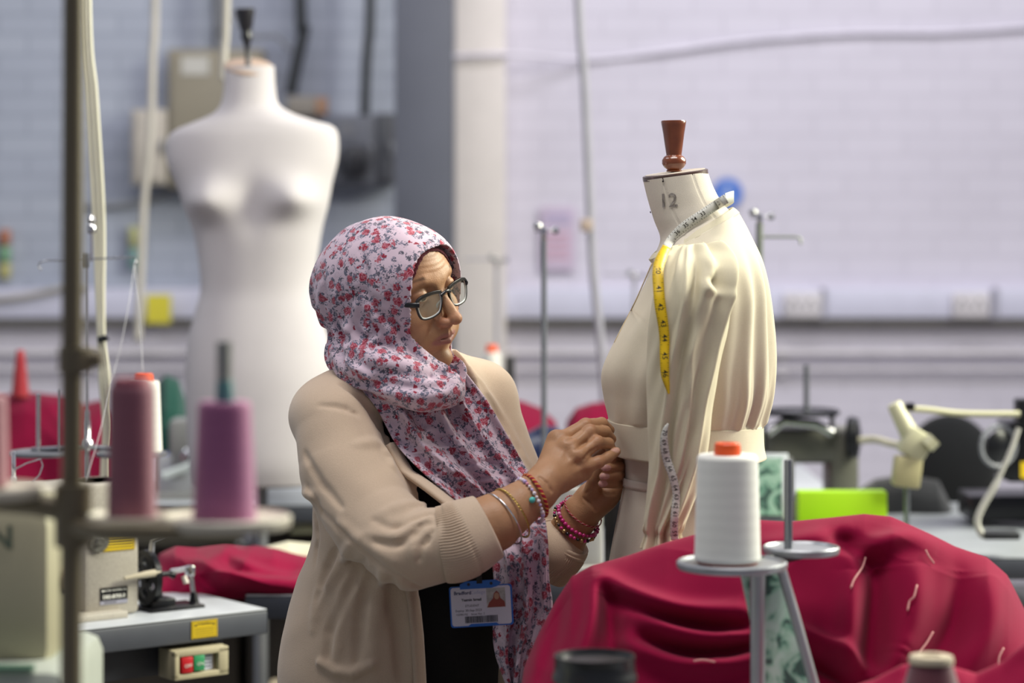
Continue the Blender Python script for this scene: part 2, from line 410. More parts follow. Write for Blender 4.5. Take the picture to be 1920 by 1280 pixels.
# ---- head frame (forward, left, up) and its landmarks in millimetres from the root of the nose
HF = np.array([[.808, -.587, -.044], [.577, .775, .259], [-.118, -.234, .965]])
HO = np.array(W(824, 544, 3.555)); HS = .001055
def H(x, y, z): return HO+HS*(x*HF[0]+y*HF[1]+z*HF[2])
def hr(*r): return [q*HS for q in r]
def to_head(V): return ((V-HO) @ HF.T)/HS

hd = Field((-.30, 3.42, 1.20), (-.065, 3.74, 1.49), .00135)
e = lambda c, r, k=10, op='u': hd.ell(H(*c), hr(*r), HF, k*HS, op)
def cn(pts, rs, k=6, op='u'): hd.chain([H(*p) for p in pts], [r*HS for r in (rs if isinstance(rs, (list, tuple)) else [rs]*len(pts))], k*HS, op)
e((-92, 0, 12), (92, 72, 82))                         # cranium
e((-45, 0, 22), (46, 56, 48), 14)                     # forehead
e((-46, 0, -38), (44, 57, 62), 14)                    # mid face
cn([(-18, 0, -99), (-32, 22, -95), (-72, 46, -70), (-92, 50, -30)], [11, 12, 13, 13], 18)
cn([(-18, 0, -99), (-32, -22, -95), (-72, -46, -70), (-92, -50, -30)], [11, 12, 13, 13], 18)
e((-16, 0, -101), (17, 18, 12), 12)                   # chin
for s in (-1, 1):
    e((-30, 40*s, -34), (21, 20, 17), 16)             # cheek bone
    e((-30, 34*s, -62), (24, 20, 24), 18)             # cheek
    cn([(-5, 8*s, 15), (-8, 26*s, 20), (-22, 48*s, 14)], [6, 7.5, 7], 10)   # brow ridge
e((-9, 0, 12), (10, 16, 14), 10)
for s in (-1, 1):
    e((2, 31*s, 1), (13, 16, 10), 10, 's')          # socket
    hd.cone(H(-14.5, 31*s, 0), H(-14.5, 31*s, 0), 13.6*HS, None, 3*HS)    # lids over the eyeball
    cn([(-4, 19*s, 9), (-1, 30*s, 11.5), (-10, 44*s, 7)], [1.0, 1.3, 1.0], 3, 's')   # lid crease
    e((-1, 31*s, -4.5), (9, 12.5, 1.8), 1, 's')        # lid opening, looking down
    cn([(-8, 18*s, -12), (-4, 30*s, -16), (-13, 44*s, -12)], [.8, 1.2, .8], 6, 's')  # under-eye fold
# nose
cn([(-6, 0, 4), (3, 0, -8), (15, 0, -26), (20, 0, -37)], [6.5, 6.5, 7.5, 8.5], 7)
cn([(-12, 9, -8), (-2, 11, -34)], [6, 8], 9); cn([(-12, -9, -8), (-2, -11, -34)], [6, 8], 9)
e((22, 0, -40), (9.5, 9.5, 8.5), 4)
for s in (-1, 1):
    e((9, 12*s, -43), (11, 6.2, 7.2), 4)
    e((15, 6.8*s, -50), (6.0, 3.4, 3.6), 1.5, 's')
    cn([(-2, 17.5*s, -34), (-1, 20*s, -42), (1, 18*s, -49)], [1.0, 1.4, 1.0], 2.5, 's')
    cn([(-2, 22*s, -48), (-9, 31*s, -58), (-14, 33*s, -70)], [.6, .8, .5], 9, 's')    # nasolabial
cn([(12, 0, -49), (2, 0, -54)], [3.2, 4], 4)
# mouth
e((-12, 0, -63), (18, 28, 21), 10)
cn([(-9, -25, -66.5), (1, -12, -64), (6, -4, -62.5), (5.5, 0, -63.5), (6, 4, -62.5), (1, 12, -64), (-9, 25, -66.5)], [1.2, 3.2, 4.0, 3.6, 4.0, 3.2, 1.2], 3)
cn([(-9, -24, -68), (-.5, -13, -71.5), (4, 0, -73), (-.5, 13, -71.5), (-9, 24, -68)], [1.2, 3.8, 4.8, 3.8, 1.2], 3)
cn([(-9, -27, -67.5), (2, -13, -67.4), (11, 0, -68), (2, 13, -67.4), (-9, 27, -67.5)], [1.4, .9, .9, .9, 1.4], 1.4, 's')
cn([(6, -3.2, -51), (8, -2.6, -59)], [1.5, 1.2], 3); cn([(6, 3.2, -51), (8, 2.6, -59)], [1.5, 1.2], 3)
gX, gY, gZ = hd.grids(); q_ = [((gX-HO[0])*HF[i][0]+(gY-HO[1])*HF[i][1]+(gZ-HO[2])*HF[i][2])/HS for i in range(3)]
hd.F += (HS*.32*np.cos(2*PI*(q_[2]+1.5*np.cos(q_[1]*.09))/7.5)**3*np.clip((q_[2]-26)/6, 0, 1)*np.clip((64-q_[2])/8, 0, 1)*np.clip((40-np.abs(q_[1]))/14, 0, 1)*np.clip((q_[0]+35)/20, 0, 1)).astype(np.float32)
# ears stay under the scarf, still there
for s in (-1, 1): e((-90, 68*s, -18), (15, 6, 28), 3)
# neck into the shoulders
hd.cone(H(-88, 0, -70), np.array([-.168, 3.69, 1.19]), .05, .054, .02)
Vh, Qh = hd.mesh(1)

# ---- hands and forearms
rh = Field((-.12, 3.30, 1.005), (.16, 3.60, 1.195), .00135)
WR = W(1008, 921, 3.43); EL = W(850, 1015, 3.385)
rh.chain([EL, W(925, 980, 3.395), W(975, 945, 3.415), WR], [.047, .041, .032, .027], .01)
rh.cone(WR, W(1030, 900, 3.44), .026, .024, .012)
mcp = [W(1050, 824, 3.487), W(1066, 839, 3.470), W(1084, 856, 3.463), W(1100, 875, 3.468)]
for p, r in zip(mcp, (.0125, .0125, .012, .011)):
    rh.cone(W(1024, 902, 3.445), p+Vector((-.006, .008, 0)), .021, r+.001, .012)
rh.cone(W(1055, 893, 3.462), W(1092, 884, 3.475), .022, .014, .012)          # heel of the hand
fing = [[mcp[0], W(1098, 797, 3.508), W(1128, 794, 3.535), W(1143, 806, 3.552)],
        [mcp[1], W(1106, 809, 3.487), W(1134, 810, 3.518), W(1146, 823, 3.540)],
        [mcp[2], W(1119, 829, 3.478), W(1140, 832, 3.500), W(1148, 846, 3.520)],
        [mcp[3], W(1122, 866, 3.470), W(1140, 857, 3.482), W(1156, 846, 3.495)]]
for fpts, r in zip(fing, (.0096, .0098, .0094, .0082)):
    rh.chain(fpts, [r*1.12, r*1.0, r*.92, r*.78], .0025)
    rh.cone(fpts[1], fpts[1], r*1.09, None, .004); rh.cone(fpts[2], fpts[2], r*.97, None, .003)
th = [W(1052, 890, 3.485), W(1085, 880, 3.51), W(1112, 866, 3.525), W(1133, 845, 3.535)]
rh.chain(th, [.016, .0125, .0105, .0085], .008)
for p, q in zip(mcp, fing):                                                     # tendons and veins of the back
    rh.cone(Vector(p)+Vector((-.004, -.0095, 0)), W(1018, 908, 3.4235), .0016, .0008, .006)
    rh.cone(Vector(p)+Vector((-.004, -.003, .004)), Vector(p)+Vector((.002, -.003, .003)), .0105, .0095, .008)
rh.crease([(1062, 826), (1078, 818), (1092, 808)], .0016, 0, .004)
rh.crease([(1078, 843), (1095, 832), (1112, 820)], .0016, 0, .004)
rh.crease([(1094, 861), (1106, 848), (1118, 840)], .0016, 0, .004)
for pix in ([(1012, 895), (1024, 905), (1034, 920)], [(1000, 905), (1010, 916), (1018, 932)]): rh.crease(pix, .0005, .0004, .006)
Vr, Qr = rh.mesh(1)

lh = Field((-.03, 3.50, .965), (.20, 3.76, 1.145), .00135)
lh.chain([W(1020, 1068, 3.67), W(1055, 1015, 3.665), W(1090, 962, 3.655)], [.042, .034, .0265], .01)
lh.chain([W(1090, 962, 3.655), W(1112, 935, 3.655)], [.026, .024], .012)
lmc = [W(1150, 868, 3.69), W(1158, 884, 3.69), W(1162, 902, 3.688), W(1162, 920, 3.682)]
for p, r in zip(lmc, (.012, .013, .013, .012)): lh.cone(W(1112, 938, 3.655), p, .021, r, .012)
lh.cone(W(1110, 950, 3.64), W(1140, 930, 3.64), .018, .015, .012)             # thumb mound
lh.cone(W(1135, 935, 3.645), W(1160, 912, 3.65), .015, .012, .012)
lf = [[lmc[0], W(1172, 856, 3.655), W(1160, 858, 3.615), W(1143, 861, 3.592)],
      [lmc[1], W(1180, 872, 3.650), W(1160, 874, 3.600), W(1135, 877, 3.585)],
      [lmc[2], W(1180, 888, 3.645), W(1158, 890, 3.598), W(1132, 893, 3.585)],
      [lmc[3], W(1176, 906, 3.640), W(1152, 906, 3.600), W(1129, 907, 3.588)]]
for q, r in zip(lf, (.0090, .0088, .0086, .0078)): lh.chain(q, [r*1.15, r*1.05, r*.98, r*.80], .0018)
lh.chain([W(1108, 930, 3.635), W(1116, 898, 3.615), W(1132, 868, 3.60), W(1149, 850, 3.59)], [.014, .011, .0095, .0078], .006)
for pix in ([(1093, 934), (1108, 946), (1118, 958)], [(1122, 915), (1135, 926), (1152, 926)], [(1098, 925), (1112, 915), (1118, 905)]): lh.crease(pix, .001, 0, .004)
Vl, Ql = lh.mesh(1)

# ---- trunk, measured in the body's own axes: s to her left, t forward
BL = np.array([.707, .707, 0]); BF = np.array([.707, -.707, 0]); BU = np.array([0, 0, 1.]); BB = np.stack([BL, BF, BU])
def T(s, t, z): return np.array([-.158, 3.68, 0])+s*BL+t*BF+z*BU
def trunk(f, g):
    f.ell(T(0, .005, 1.09), (.150+g, .098+g, .17+g), BB, .03)
    for s in (-1, 1): f.ell(T(.072*s, .085, 1.055), (.066+g, .058+g, .07+g), BB, .05)
    f.ell(T(0, .012, .93), (.150+g, .118+g, .19+g), BB, .05); f.ell(T(0, -.01, .77), (.172+g, .135+g, .22+g), BB, .06)
    f.chain([T(-.145, -.01, 1.185), T(0, -.005, 1.225), T(.15, -.01, 1.195)], [.046+g, .052+g, .046+g], .04)
    f.cone(T(0, 0, 1.2), T(.0, .0, 1.27), .06+g, .052+g, .03)
bt = Field((-.42, 3.42, .60), (.10, 3.94, 1.32), .006); trunk(bt, -.004)
Vt, Qt = bt.mesh(2)

# legs and feet, one surface with the rest
lg = Field((-.42, 3.38, -.01), (.14, 3.95, .78), .008)
for s in (-1, 1):
    lg.chain([T(.085*s, -.01, .74), T(.08*s, .0, .42), T(.08*s, -.02, .08)], [.085, .056, .037], .02)
    lg.chain([T(.08*s, -.03, .04), T(.09*s, .12, .03)], [.035, .026], .02)
Vg, Qg = lg.mesh(2)

me = np_mesh('body', [(Vh, Qh), (Vr, Qr), (Vl, Ql), (Vt, Qt), (Vg, Qg)])
n = len(me.vertices); P = np.empty(n*3, np.float32); me.vertices.foreach_get('co', P); P = P.reshape(-1, 3).astype(float)
base = np.array(lin('aa805e')[:3]); col = np.tile(base, (n, 1))
def paint(w, c): 
    global col
    w = np.clip(w, 0, 1)[:, None]; col = col*(1-w)+np.array(lin(c)[:3])*w
h = to_head(P); isface = np.zeros(n, bool); isface[:len(Vh)] = True
def near_curve(Q, pts, r, soft):
    d = np.full(len(Q), 1e9)
    for a, b in zip(pts[:-1], pts[1:]):
        a = np.array(a, float); b = np.array(b, float); ab = b-a; t = np.clip((Q-a) @ ab/(ab @ ab), 0, 1)
        d = np.minimum(d, np.linalg.norm(Q-a-t[:, None]*ab, axis=1))
    return np.clip((r-d)/soft+.5, 0, 1)
rng = np.random.RandomState(3); jit = rng.rand(n)
paint(isface*near_curve(h, [(22, 0, -42), (10, 12, -44), (10, -12, -44), (22, 0, -42)], 11, 10)*.35, 'b06a58')
for s in (-1, 1):
    paint(isface*near_curve(h, [(-22, 40*s, -42)], 20, 16)*.2 if False else isface*near_curve(h, [(-18, 36*s, -44), (-20, 44*s, -40)], 16, 16)*.25, 'b5765f')
    paint(isface*near_curve(h, [(0, 14*s, 17), (-3, 30*s, 25), (-12, 42*s, 23), (-20, 50*s, 16)], 2.7, 2.4)*(.8+.2*jit), '1c120f')
    paint(isface*near_curve(h, [(-4, 19*s, -3.6), (-1.0, 31*s, -2.4), (-8, 43*s, -5)], 1.4, 1.0)*.9, '2a1b18')
    paint(isface*near_curve(h, [(-6, 22*s, -14), (-6, 36*s, -14)], 6, 7)*.35, '7d5748')
lipu = [(-8, -25, -66.8), (3, -12, -64.5), (9, 0, -64), (3, 12, -64.5), (-8, 25, -66.8)]
lipd = [(-8, -24, -68), (3, -12, -71), (9, 0, -72.5), (3, 12, -71), (-8, 24, -68)]
paint(isface*np.maximum(near_curve(h, lipu, 4.6, 2.2), near_curve(h, lipd, 5.6, 2.2))*(h[:, 0] > -14)*.75, '96605c')
paint(isface*near_curve(h, [(-8, -27, -67.5), (10, 0, -68), (-8, 27, -67.5)], 1.0, .8)*.8, '4d2422')
mole = np.array(W(769.5, 638, 3.55)); 
dm = np.hypot((P[:, 0]/P[:, 1]*FPX+960)-771.5, HOR-(P[:, 2]-CAMZ)/P[:, 1]*FPX-638)
paint(isface*(P[:, 1] < 3.62)*np.clip((2.6-dm)/1.0, 0, 1), '2b2220')
for q in fing: paint((~isface)*near_curve(P, [q[1], q[1]+Vector((0, .0001, 0))], .011, .008)*.25, '9c604a')
for q, sgn in zip(lf, (0, 1, 1, 1)):
    c = Vector(q[3])+Vector((-.003, -.0065, .001)); paint((~isface)*near_curve(P, [c, c+Vector((.008, 0, -.0002))], .0052, .0015)*sgn*.9, 'c79a95')
c = fing[3][3]+Vector((.001, -.0065, .003)); paint((~isface)*near_curve(P, [c, c+Vector((-.006, 0, -.002))], .0045, .0015)*.7, 'd3a99c')
ca = me.color_attributes.new('tint', 'FLOAT_COLOR', 'POINT'); ca.data.foreach_set('color', np.concatenate([col, np.ones((n, 1))], 1).astype(np.float32).ravel())
body = finish('body', me, SKIN, person, 180)

WHITE_EYE = mat('eye white', 'd8cfc8', .2, var=.03); IRIS = mat('dark brown iris', '1c100b', .15)
for s in (-1, 1):
    mb = MB(); c = Vector(H(-14.5, 31*s, 0)); gaze = Vector(HF[0]*.93-HF[2]*.38)
    prof = [(math.sin(t)*12.2*HS, -math.cos(t)*12.2*HS) for t in np.linspace(0, PI*.86, 16)]; mb.lathe(prof, c, gaze, 24)
    mb.m = 1; mb.lathe([(math.sin(t)*12.3*HS, -math.cos(t)*12.3*HS) for t in np.linspace(PI*.85, PI, 6)], c, gaze, 24)
    mb.build('eyeball', [WHITE_EYE, IRIS], person, 180)

# ---- headscarf (fold lines laid along it), underscarf
hj = Field((-.40, 3.36, 1.13), (-.02, 3.84, 1.50), .0022)
E2 = lambda c, r, k=20, op='u': hj.ell(H(*c), hr(*r), HF, k*HS, op)
E2((-90, 0, 12), (101, 84, 88)); E2((-134, 4, -12), (86, 76, 80), 30); E2((-43, 0, 18), (56, 68, 60), 26)
E2((-60, 0, -40), (62, 80, 70), 30); E2((-98, 0, -62), (70, 80, 60), 30)
hj.ell(W(742, 684, 3.60), (.088, .088, .042), None, .03)
hj.ell(W(796, 736, 3.565), (.058, .070, .022), None, .02)
hj.chain([W(650, 660, 3.60), W(700, 692, 3.535), W(790, 738, 3.51), W(838, 730, 3.53), W(853, 695, 3.60)], [.030, .028, .024, .022, .018], .02)
hj.chain([W(672, 706, 3.60), W(730, 732, 3.545), W(800, 744, 3.525), W(840, 735, 3.54)], [.018, .020, .018, .014], .012)
X, Y, Z = hj.grids(); hh = [((X-HO[0])*HF[i][0]+(Y-HO[1])*HF[i][1]+(Z-HO[2])*HF[i][2])/HS for i in range(3)]
# cloth folds running from the crown round to under the chin
ang = np.arctan2(hh[2]+25, -(hh[0]+60)); rad = np.hypot(hh[2]+25, hh[0]+60)
low = np.clip((40-hh[2])/90, 0, 1)
hj.F += (HS*low*(3.0*np.sin(rad*.17+ang*2.0+hh[1]*.02)+1.6*np.sin(rad*.33-ang*3.3+1+hh[1]*.05))*np.clip((-hh[0]-20)/30, 0, 1)).astype(np.float32)
hj.F += (HS*.9*np.sin(hh[0]*.07+np.sin(hh[1]*.06)*2)*np.sin(hh[2]*.05+1)).astype(np.float32)
for pix, r in (([(676, 470), (684, 509), (683, 546), (704, 582), (742, 618), (781, 662), (802, 688)], .0055),
               ([(604, 520), (612, 560), (622, 590), (650, 632), (706, 664), (776, 692)], .0060),
               ([(617, 646), (664, 676), (716, 694), (794, 700), (850, 690)], .0055),
               ([(580, 540), (590, 590), (606, 624), (630, 644)], .0050),
               ([(690, 702), (740, 722), (800, 732), (846, 716)], .0060), ([(800, 704), (826, 706), (850, 690)], .004),
               ([(730, 560), (740, 610), (764, 650), (790, 672)], .0040),
               ([(655, 700), (700, 722), (760, 736)], .0040)):
    hj.crease(pix, r*1.25, -.001, .008)
for pix, r in (([(690, 560), (716, 604), (756, 642), (796, 676)], .0050), ([(640, 600), (670, 642), (730, 672), (790, 690)], .0060),
               ([(660, 650), (720, 680), (800, 692)], .0055), ([(858, 655), (850, 680), (805, 698), (750, 700)], .0065), ([(700, 728), (760, 742), (830, 738)], .006)):
    hj.crease(pix, r*1.1, .001, .012, 'u')
# opening for the face
g = hj.grids(); hx, hy, hz = hh
zz = hz+22; top = np.clip(zz, 0, None)/84; bot = np.clip(-zz, 0, None)/110
wd = 57-24*np.clip((-hz-50)/60, 0, 1)
oval = np.sqrt(np.abs(hy/wd)**2.6+np.clip(top, 0, 3)**3+bot**2.0)
d = np.maximum((oval-1)*50*HS, -(hx*.808+hy*.577-hz*.118+51)*HS).astype(np.float32)
hj.F = np.maximum(hj.F, -d)
Vj, Qj = hj.mesh(1); me = np_mesh('headscarf', [(Vj, Qj)]); scarf = finish('headscarf', me, FLORAL, person, 180)

us = Field((-.30, 3.40, 1.36), (-.06, 3.76, 1.49), .0022)
us.ell(H(-92, 0, 12), hr(94.5, 74.5, 84.5), HF, .01); us.ell(H(-45, 0, 22), hr(48.5, 58.5, 50.5), HF, .014)
X, Y, Z = us.grids(); u = [((X-HO[0])*HF[i][0]+(Y-HO[1])*HF[i][1]+(Z-HO[2])*HF[i][2])/HS for i in range(3)]
ov = np.sqrt((u[1]/53)**2+(np.clip(u[2]+22, 0, None)/77)**2)
us.F = np.maximum(us.F, -((ov-1)*50*HS).astype(np.float32)); us.F = np.maximum(us.F, (-(u[0]+32)*HS).astype(np.float32)); Vu, Qu = us.mesh(1)
finish('underscarf', np_mesh('underscarf', [(Vu, Qu)]), MAROON, person, 180)

# ---- cardigan
cd = Field((-.44, 3.30, .66), (.12, 3.96, 1.28), .0031); trunk(cd, .017)
cd.ell(T(0, -.02, .78), (.185, .155, .25), BB, .05)
# open front
X, Y, Z = cd.grids(); dx = X+.158; dy = Y-3.68; S_ = dx*.707+dy*.707; T_ = dx*.707-dy*.707
edge = np.where(S_ < 0, np.interp(Z, (.80, .95, 1.06), (.094, .100, .112)), .080)+.004*np.sin(Z*14)
op = np.maximum(np.abs(S_)-edge, -(T_-.02)).astype(np.float32)
cd.F = np.maximum(cd.F, -op)
SL = [W(626, 792, 3.545), W(646, 880, 3.515), W(700, 975, 3.46), W(768, 1030, 3.405), W(840, 1018, 3.385), W(880, 1004, 3.388)]
cd.chain(SL, [.056, .066, .064, .058, .052, .049], .02)
cd.chain([W(905, 742, 3.78), W(935, 835, 3.76), W(962, 905, 3.74), W(1000, 1040, 3.70), W(1040, 1030, 3.665)], [.050, .050, .050, .046, .044], .02)
# fabric hanging behind and below the arm
for pix, r, dp, op_, kk in (
    ([(661, 1015), (634, 1069), (603, 1118), (590, 1180)], .009, .004, 'u', .012), ([(719, 1069), (713, 1129), (703, 1184), (700, 1270)], .010, .006, 'u', .012), ([(770, 1110), (772, 1190), (776, 1275)], .007, .003, 'u', .012),
    ([(655, 1090), (640, 1150), (634, 1230)], .008, .004, 'u', .012), ([(681, 1050), (655, 1100), (622, 1170), (612, 1240)], .008, -.003, 's', .008), ([(733, 1085), (738, 1130), (748, 1200), (752, 1275)], .010, -.003, 's', .010),
    ([(690, 1085), (676, 1150), (668, 1240)], .009, -.003, 's', .009), ([(630, 1030), (606, 1080), (590, 1130)], .008, -.002, 's', .008), ([(586, 950), (594, 1000), (590, 1060)], .005, -.001, 's', .006),
    # sleeve folds
    ([(668, 742), (706, 790), (728, 829), (734, 850)], .006, 0, 's', .008), ([(680, 822), (712, 834), (732, 856)], .004, 0, 's', .006), ([(664, 836), (698, 832), (722, 850), (738, 880)], .006, .003, 'u', .012),
    ([(600, 760), (640, 764), (672, 778)], .003, -.001, 's', .006), ([(713, 966), (764, 948), (801, 947)], .006, .004, 'u', .010), ([(701, 975), (743, 990), (801, 964), (817, 975)], .005, -.001, 's', .008),
    ([(690, 1000), (743, 1006), (780, 988), (806, 974)], .007, .004, 'u', .010), ([(701, 1016), (743, 1022), (773, 1006), (792, 984), (817, 982)], .005, -.001, 's', .008), ([(773, 1010), (779, 1038), (783, 1056)], .006, .004, 'u', .010),
    ([(801, 1006), (791, 1030), (785, 1052)], .0045, -.001, 's', .007), ([(815, 992), (806, 1006), (797, 1038)], .004, -.001, 's', .006), ([(806, 1000), (802, 1020), (806, 1050)], .006, .004, 'u', .009),
    ([(572, 850), (600, 900), (640, 950)], .004, 0, 's', .009), ([(566, 922), (580, 926), (594, 930)], .008, .003, 'u', .010), ([(576, 912), (610, 966), (661, 1012), (713, 1060), (790, 1102)], .005, -.001, 's', .006),
    ([(640, 720), (700, 770), (742, 830)], .004, 0, 's', .008), ([(640, 980), (690, 1020), (740, 1050)], .005, .003, 'u', .012),
    ([(880, 690), (912, 735), (950, 800), (990, 870)], .004, .002, 'u', .010)):
    cd.crease(pix, r, dp, kk, op_)
cd.chain([W(600, 1242, (cd.hit(605, 1244) or 3.5)), W(628, 1258, (cd.hit(628, 1258) or 3.5)), W(662, 1262, (cd.hit(662, 1262) or 3.5)), W(698, 1246, (cd.hit(696, 1246) or 3.5))], [.006, .008, .008, .006], .006)
cd.F += (.0010*np.sin(X*60+np.sin(Z*40)*1.5)*np.sin(Z*38+Y*30)).astype(np.float32)
Vc, Qc = cd.mesh(1); card = finish('cardigan', np_mesh('cardigan', [(Vc, Qc)]), KNIT, person, 180)

# knitted bands along the open front
def front_band(sg, e_, z0, z1):
    rows_ = []
    for z in np.linspace(z0, z1, 70):
        e = float(np.interp(z, (.80, .95, 1.06), e_)) if sg < 0 else e_[0]; row = []
        for w_ in (-.001, .004, .009, .014, .018):
            hit_ = None
            for t in np.arange(.26, .0, -.0015):
                i = np.round((T(sg*(e+w_), t, z)-cd.lo)/cd.h).astype(int)
                if (i < 0).any() or (i >= cd.n).any(): continue
                if cd.F[i[0], i[1], i[2]] < 0: hit_ = t; break
            row.append(hit_ if hit_ is not None else np.nan)
        rows_.append([e]+row)
    A = np.array(rows_, float); 
    for c in range(1, 6):
        ok = ~np.isnan(A[:, c]); A[:, c] = np.interp(np.arange(len(A)), np.nonzero(ok)[0], A[ok, c]); A[:, c] = np.convolve(np.pad(A[:, c], 4, 'edge'), np.ones(9)/9, 'valid')
    zs = np.linspace(z0, z1, 70); mb = MB(); vs = []
    for r, z in zip(A, zs):
        for k, w_ in enumerate((-.001, .004, .009, .014, .018)): vs.append(T(sg*(r[0]+w_), max(r[1+k], r[2])+.0035-(.003 if k == 4 else 0), z))
    mb.add(vs, [[i*5+k, i*5+k+1, (i+1)*5+k+1, (i+1)*5+k] for i in range(69) for k in range(4)])
    o = mb.build('front_band', KNIT, card, 180); q = o.modifiers.new('t', 'SOLIDIFY'); q.thickness = .007; q.offset = 0
front_band(-1, (.094, .100, .112), .69, 1.15); front_band(1, (.080,), .69, 1.15)
# black top
tp = Field((-.42, 3.40, .60), (.10, 3.94, 1.25), .005); trunk(tp, .003)
X, Y, Z = tp.grids(); tp.F += (.0015*np.sin(X*50+Z*16)*np.sin(Z*13)).astype(np.float32)
Vb, Qb = tp.mesh(2); finish('black_top', np_mesh('black_top', [(Vb, Qb)]), BLACKKNIT, person, 180)
# trousers
tr = Field((-.42, 3.38, .0), (.14, 3.95, .80), .008)
for s in (-1, 1): tr.chain([T(.085*s, -.01, .74), T(.09*s, .0, .42), T(.09*s, -.02, .09)], [.105, .08, .06], .02)
Vp, Qp = tr.mesh(2); finish('trousers', np_mesh('trousers', [(Vp, Qp)]), BLACKKNIT, person, 180)
sh = Field((-.42, 3.30, -.005), (.2, 3.95, .12), .006)
SHOE = mat('black shoe leather', '101010', .4)
for s in (-1, 1):
    f2 = Field((-.42, 3.30, -.005), (.2, 3.95, .14), .006)
    f2.chain([T(.085*s, -.045, .045), T(.088*s, .03, .045), T(.095*s, .14, .032)], [.042, .04, .034], .02)
    X, Y, Z = f2.grids(); f2.F = np.maximum(f2.F, (.004-Z)); V_, Q_ = f2.mesh(1); finish('shoe', np_mesh('shoe', [(V_, Q_)]), SHOE, person, 180)

# ribbed turned-up cuffs
def cuff(pts, rads, dist, name='cuff'):
    P_ = spv(pts, 26); R_ = [float(x[0]) for x in spline([(r,) for r in rads], 26)]
    mb = MB(); n = 504; vs = []; ref = Vector((0, 0, 1))
    for i, p in enumerate(P_):
        t = (P_[min(i+1, 25)]-P_[max(i-1, 0)]).normalized(); a = (ref-t*ref.dot(t)).normalized(); b = t.cross(a)
        u = i/25; rib = .0011*(1-sstep(.55, .68, u))
        for j in range(n):
            q = 2*PI*j/n; r = R_[i]+rib*math.cos(84*q)+.0012*math.sin(3*q+1)
            if .58 < u < .64: r -= .0012
            vs.append(p+(a*math.cos(q)+b*math.sin(q))*r)
    k = len(P_)
    # turn inwards at the open end
    t = (P_[-1]-P_[-2]).normalized(); a = (ref-t*ref.dot(t)).normalized(); b = t.cross(a)
    for dr, dt in ((-.0015, .0022), (-.0045, .0012), (-.006, -.012)):
        for j in range(n):
            q = 2*PI*j/n; vs.append(P_[-1]+t*dt+(a*math.cos(q)+b*math.sin(q))*(R_[-1]+dr))
    k += 3
    fs = [[i*n+j, i*n+(j+1) % n, (i+1)*n+(j+1) % n, (i+1)*n+j] for i in range(k-1) for j in range(n)]
    mb.add(vs, fs); return mb.build(name, KNIT, card, 180)
cuff([W(828, 1022, 3.385), W(850, 1018, 3.385), W(880, 1005, 3.388), W(914, 988, 3.392)], [.0525, .0550, .0540, .0480], 0)
cuff([W(1018, 1062, 3.678), W(1036, 1040, 3.672), W(1054, 1016, 3.668), W(1060, 1008, 3.666)], [.044, .046, .0455, .0425], 0)

# ---- hanging ends of the scarf
rows = [  # left, right in the picture, distance offset from the chest
 ((652, 694), (858, 680)), ((672, 722), (880, 706)), ((706, 766), (912, 748)), ((742, 832), (944, 802)), ((786, 880), (972, 852)),
 ((840, 930), (1000, 902)), ((888, 985), (1020, 962)), ((918, 1040), (1028, 1018)), ((926, 1100), (1030, 1085)), ((924, 1165), (1036, 1140)),
 ((928, 1225), (1020, 1196)), ((952, 1296), (984, 1290)), ((960, 1340), (985, 1335))]
core = Field((-.42, 3.36, .60), (.16, 3.94, 1.32), .006); trunk(core, .027)
def rowD(px, py):
    D = core.hit(min(px, 930), min(py, 1010)); return D if D else 3.5
Lr = spline([a for a, b in rows], 150); Rr = spline([b for a, b in rows], 150)
def scarf_grid(nu):
    mb = MB(); vs = []
    for j in range(150):
        v = j/149; (lx, ly), (rx, ry) = Lr[j], Rr[j]
        Dl = np.array([rowD(lx+(rx-lx)*q, ly+(ry-ly)*q) for q in (0, .25, .5, .75, 1)])
        for i in range(nu):
            u = i/(nu-1); x = lx+(rx-lx)*u; y = ly+(ry-ly)*u
            D = np.interp(u, (0, .25, .5, .75, 1), Dl)
            D0 = min(D, 3.60)
            hang = sstep(.42, .62, v); D0 = D0*(1-hang)+(3.485-.02*u)*hang
            w = math.sin(PI*min(1, max(0, u)))**.5
            ph = u*(3.6-.8*hang)+.45*math.sin(v*6+.6)+.12*math.sin(u*7+v*5)
            pl = .0105*math.sin(2*PI*ph)+.0035*math.sin(2*PI*(u*6+v*2.3+.5*math.sin(v*7)))+.0012*math.sin(2*PI*(u*11-v*5+math.sin(u*5+v*11)))
            x += 5*math.sin(2*PI*ph+1.2)*w
            D1 = D0-.016-pl*(.4+.6*w)+.016*(1-w)
            vs.append(W(x, y, D1))
    fs = [[j*nu+i, j*nu+i+1, (j+1)*nu+i+1, (j+1)*nu+i] for j in range(149) for i in range(nu-1)]
    mb.add(vs, fs); return mb
so = scarf_grid(110).build('scarf_end', FLORAL, scarf, 180)
tag(so, 'pleated end hanging down the chest')
sm = so.modifiers.new('thickness', 'SOLIDIFY'); sm.thickness = .0022; sm.offset = 1

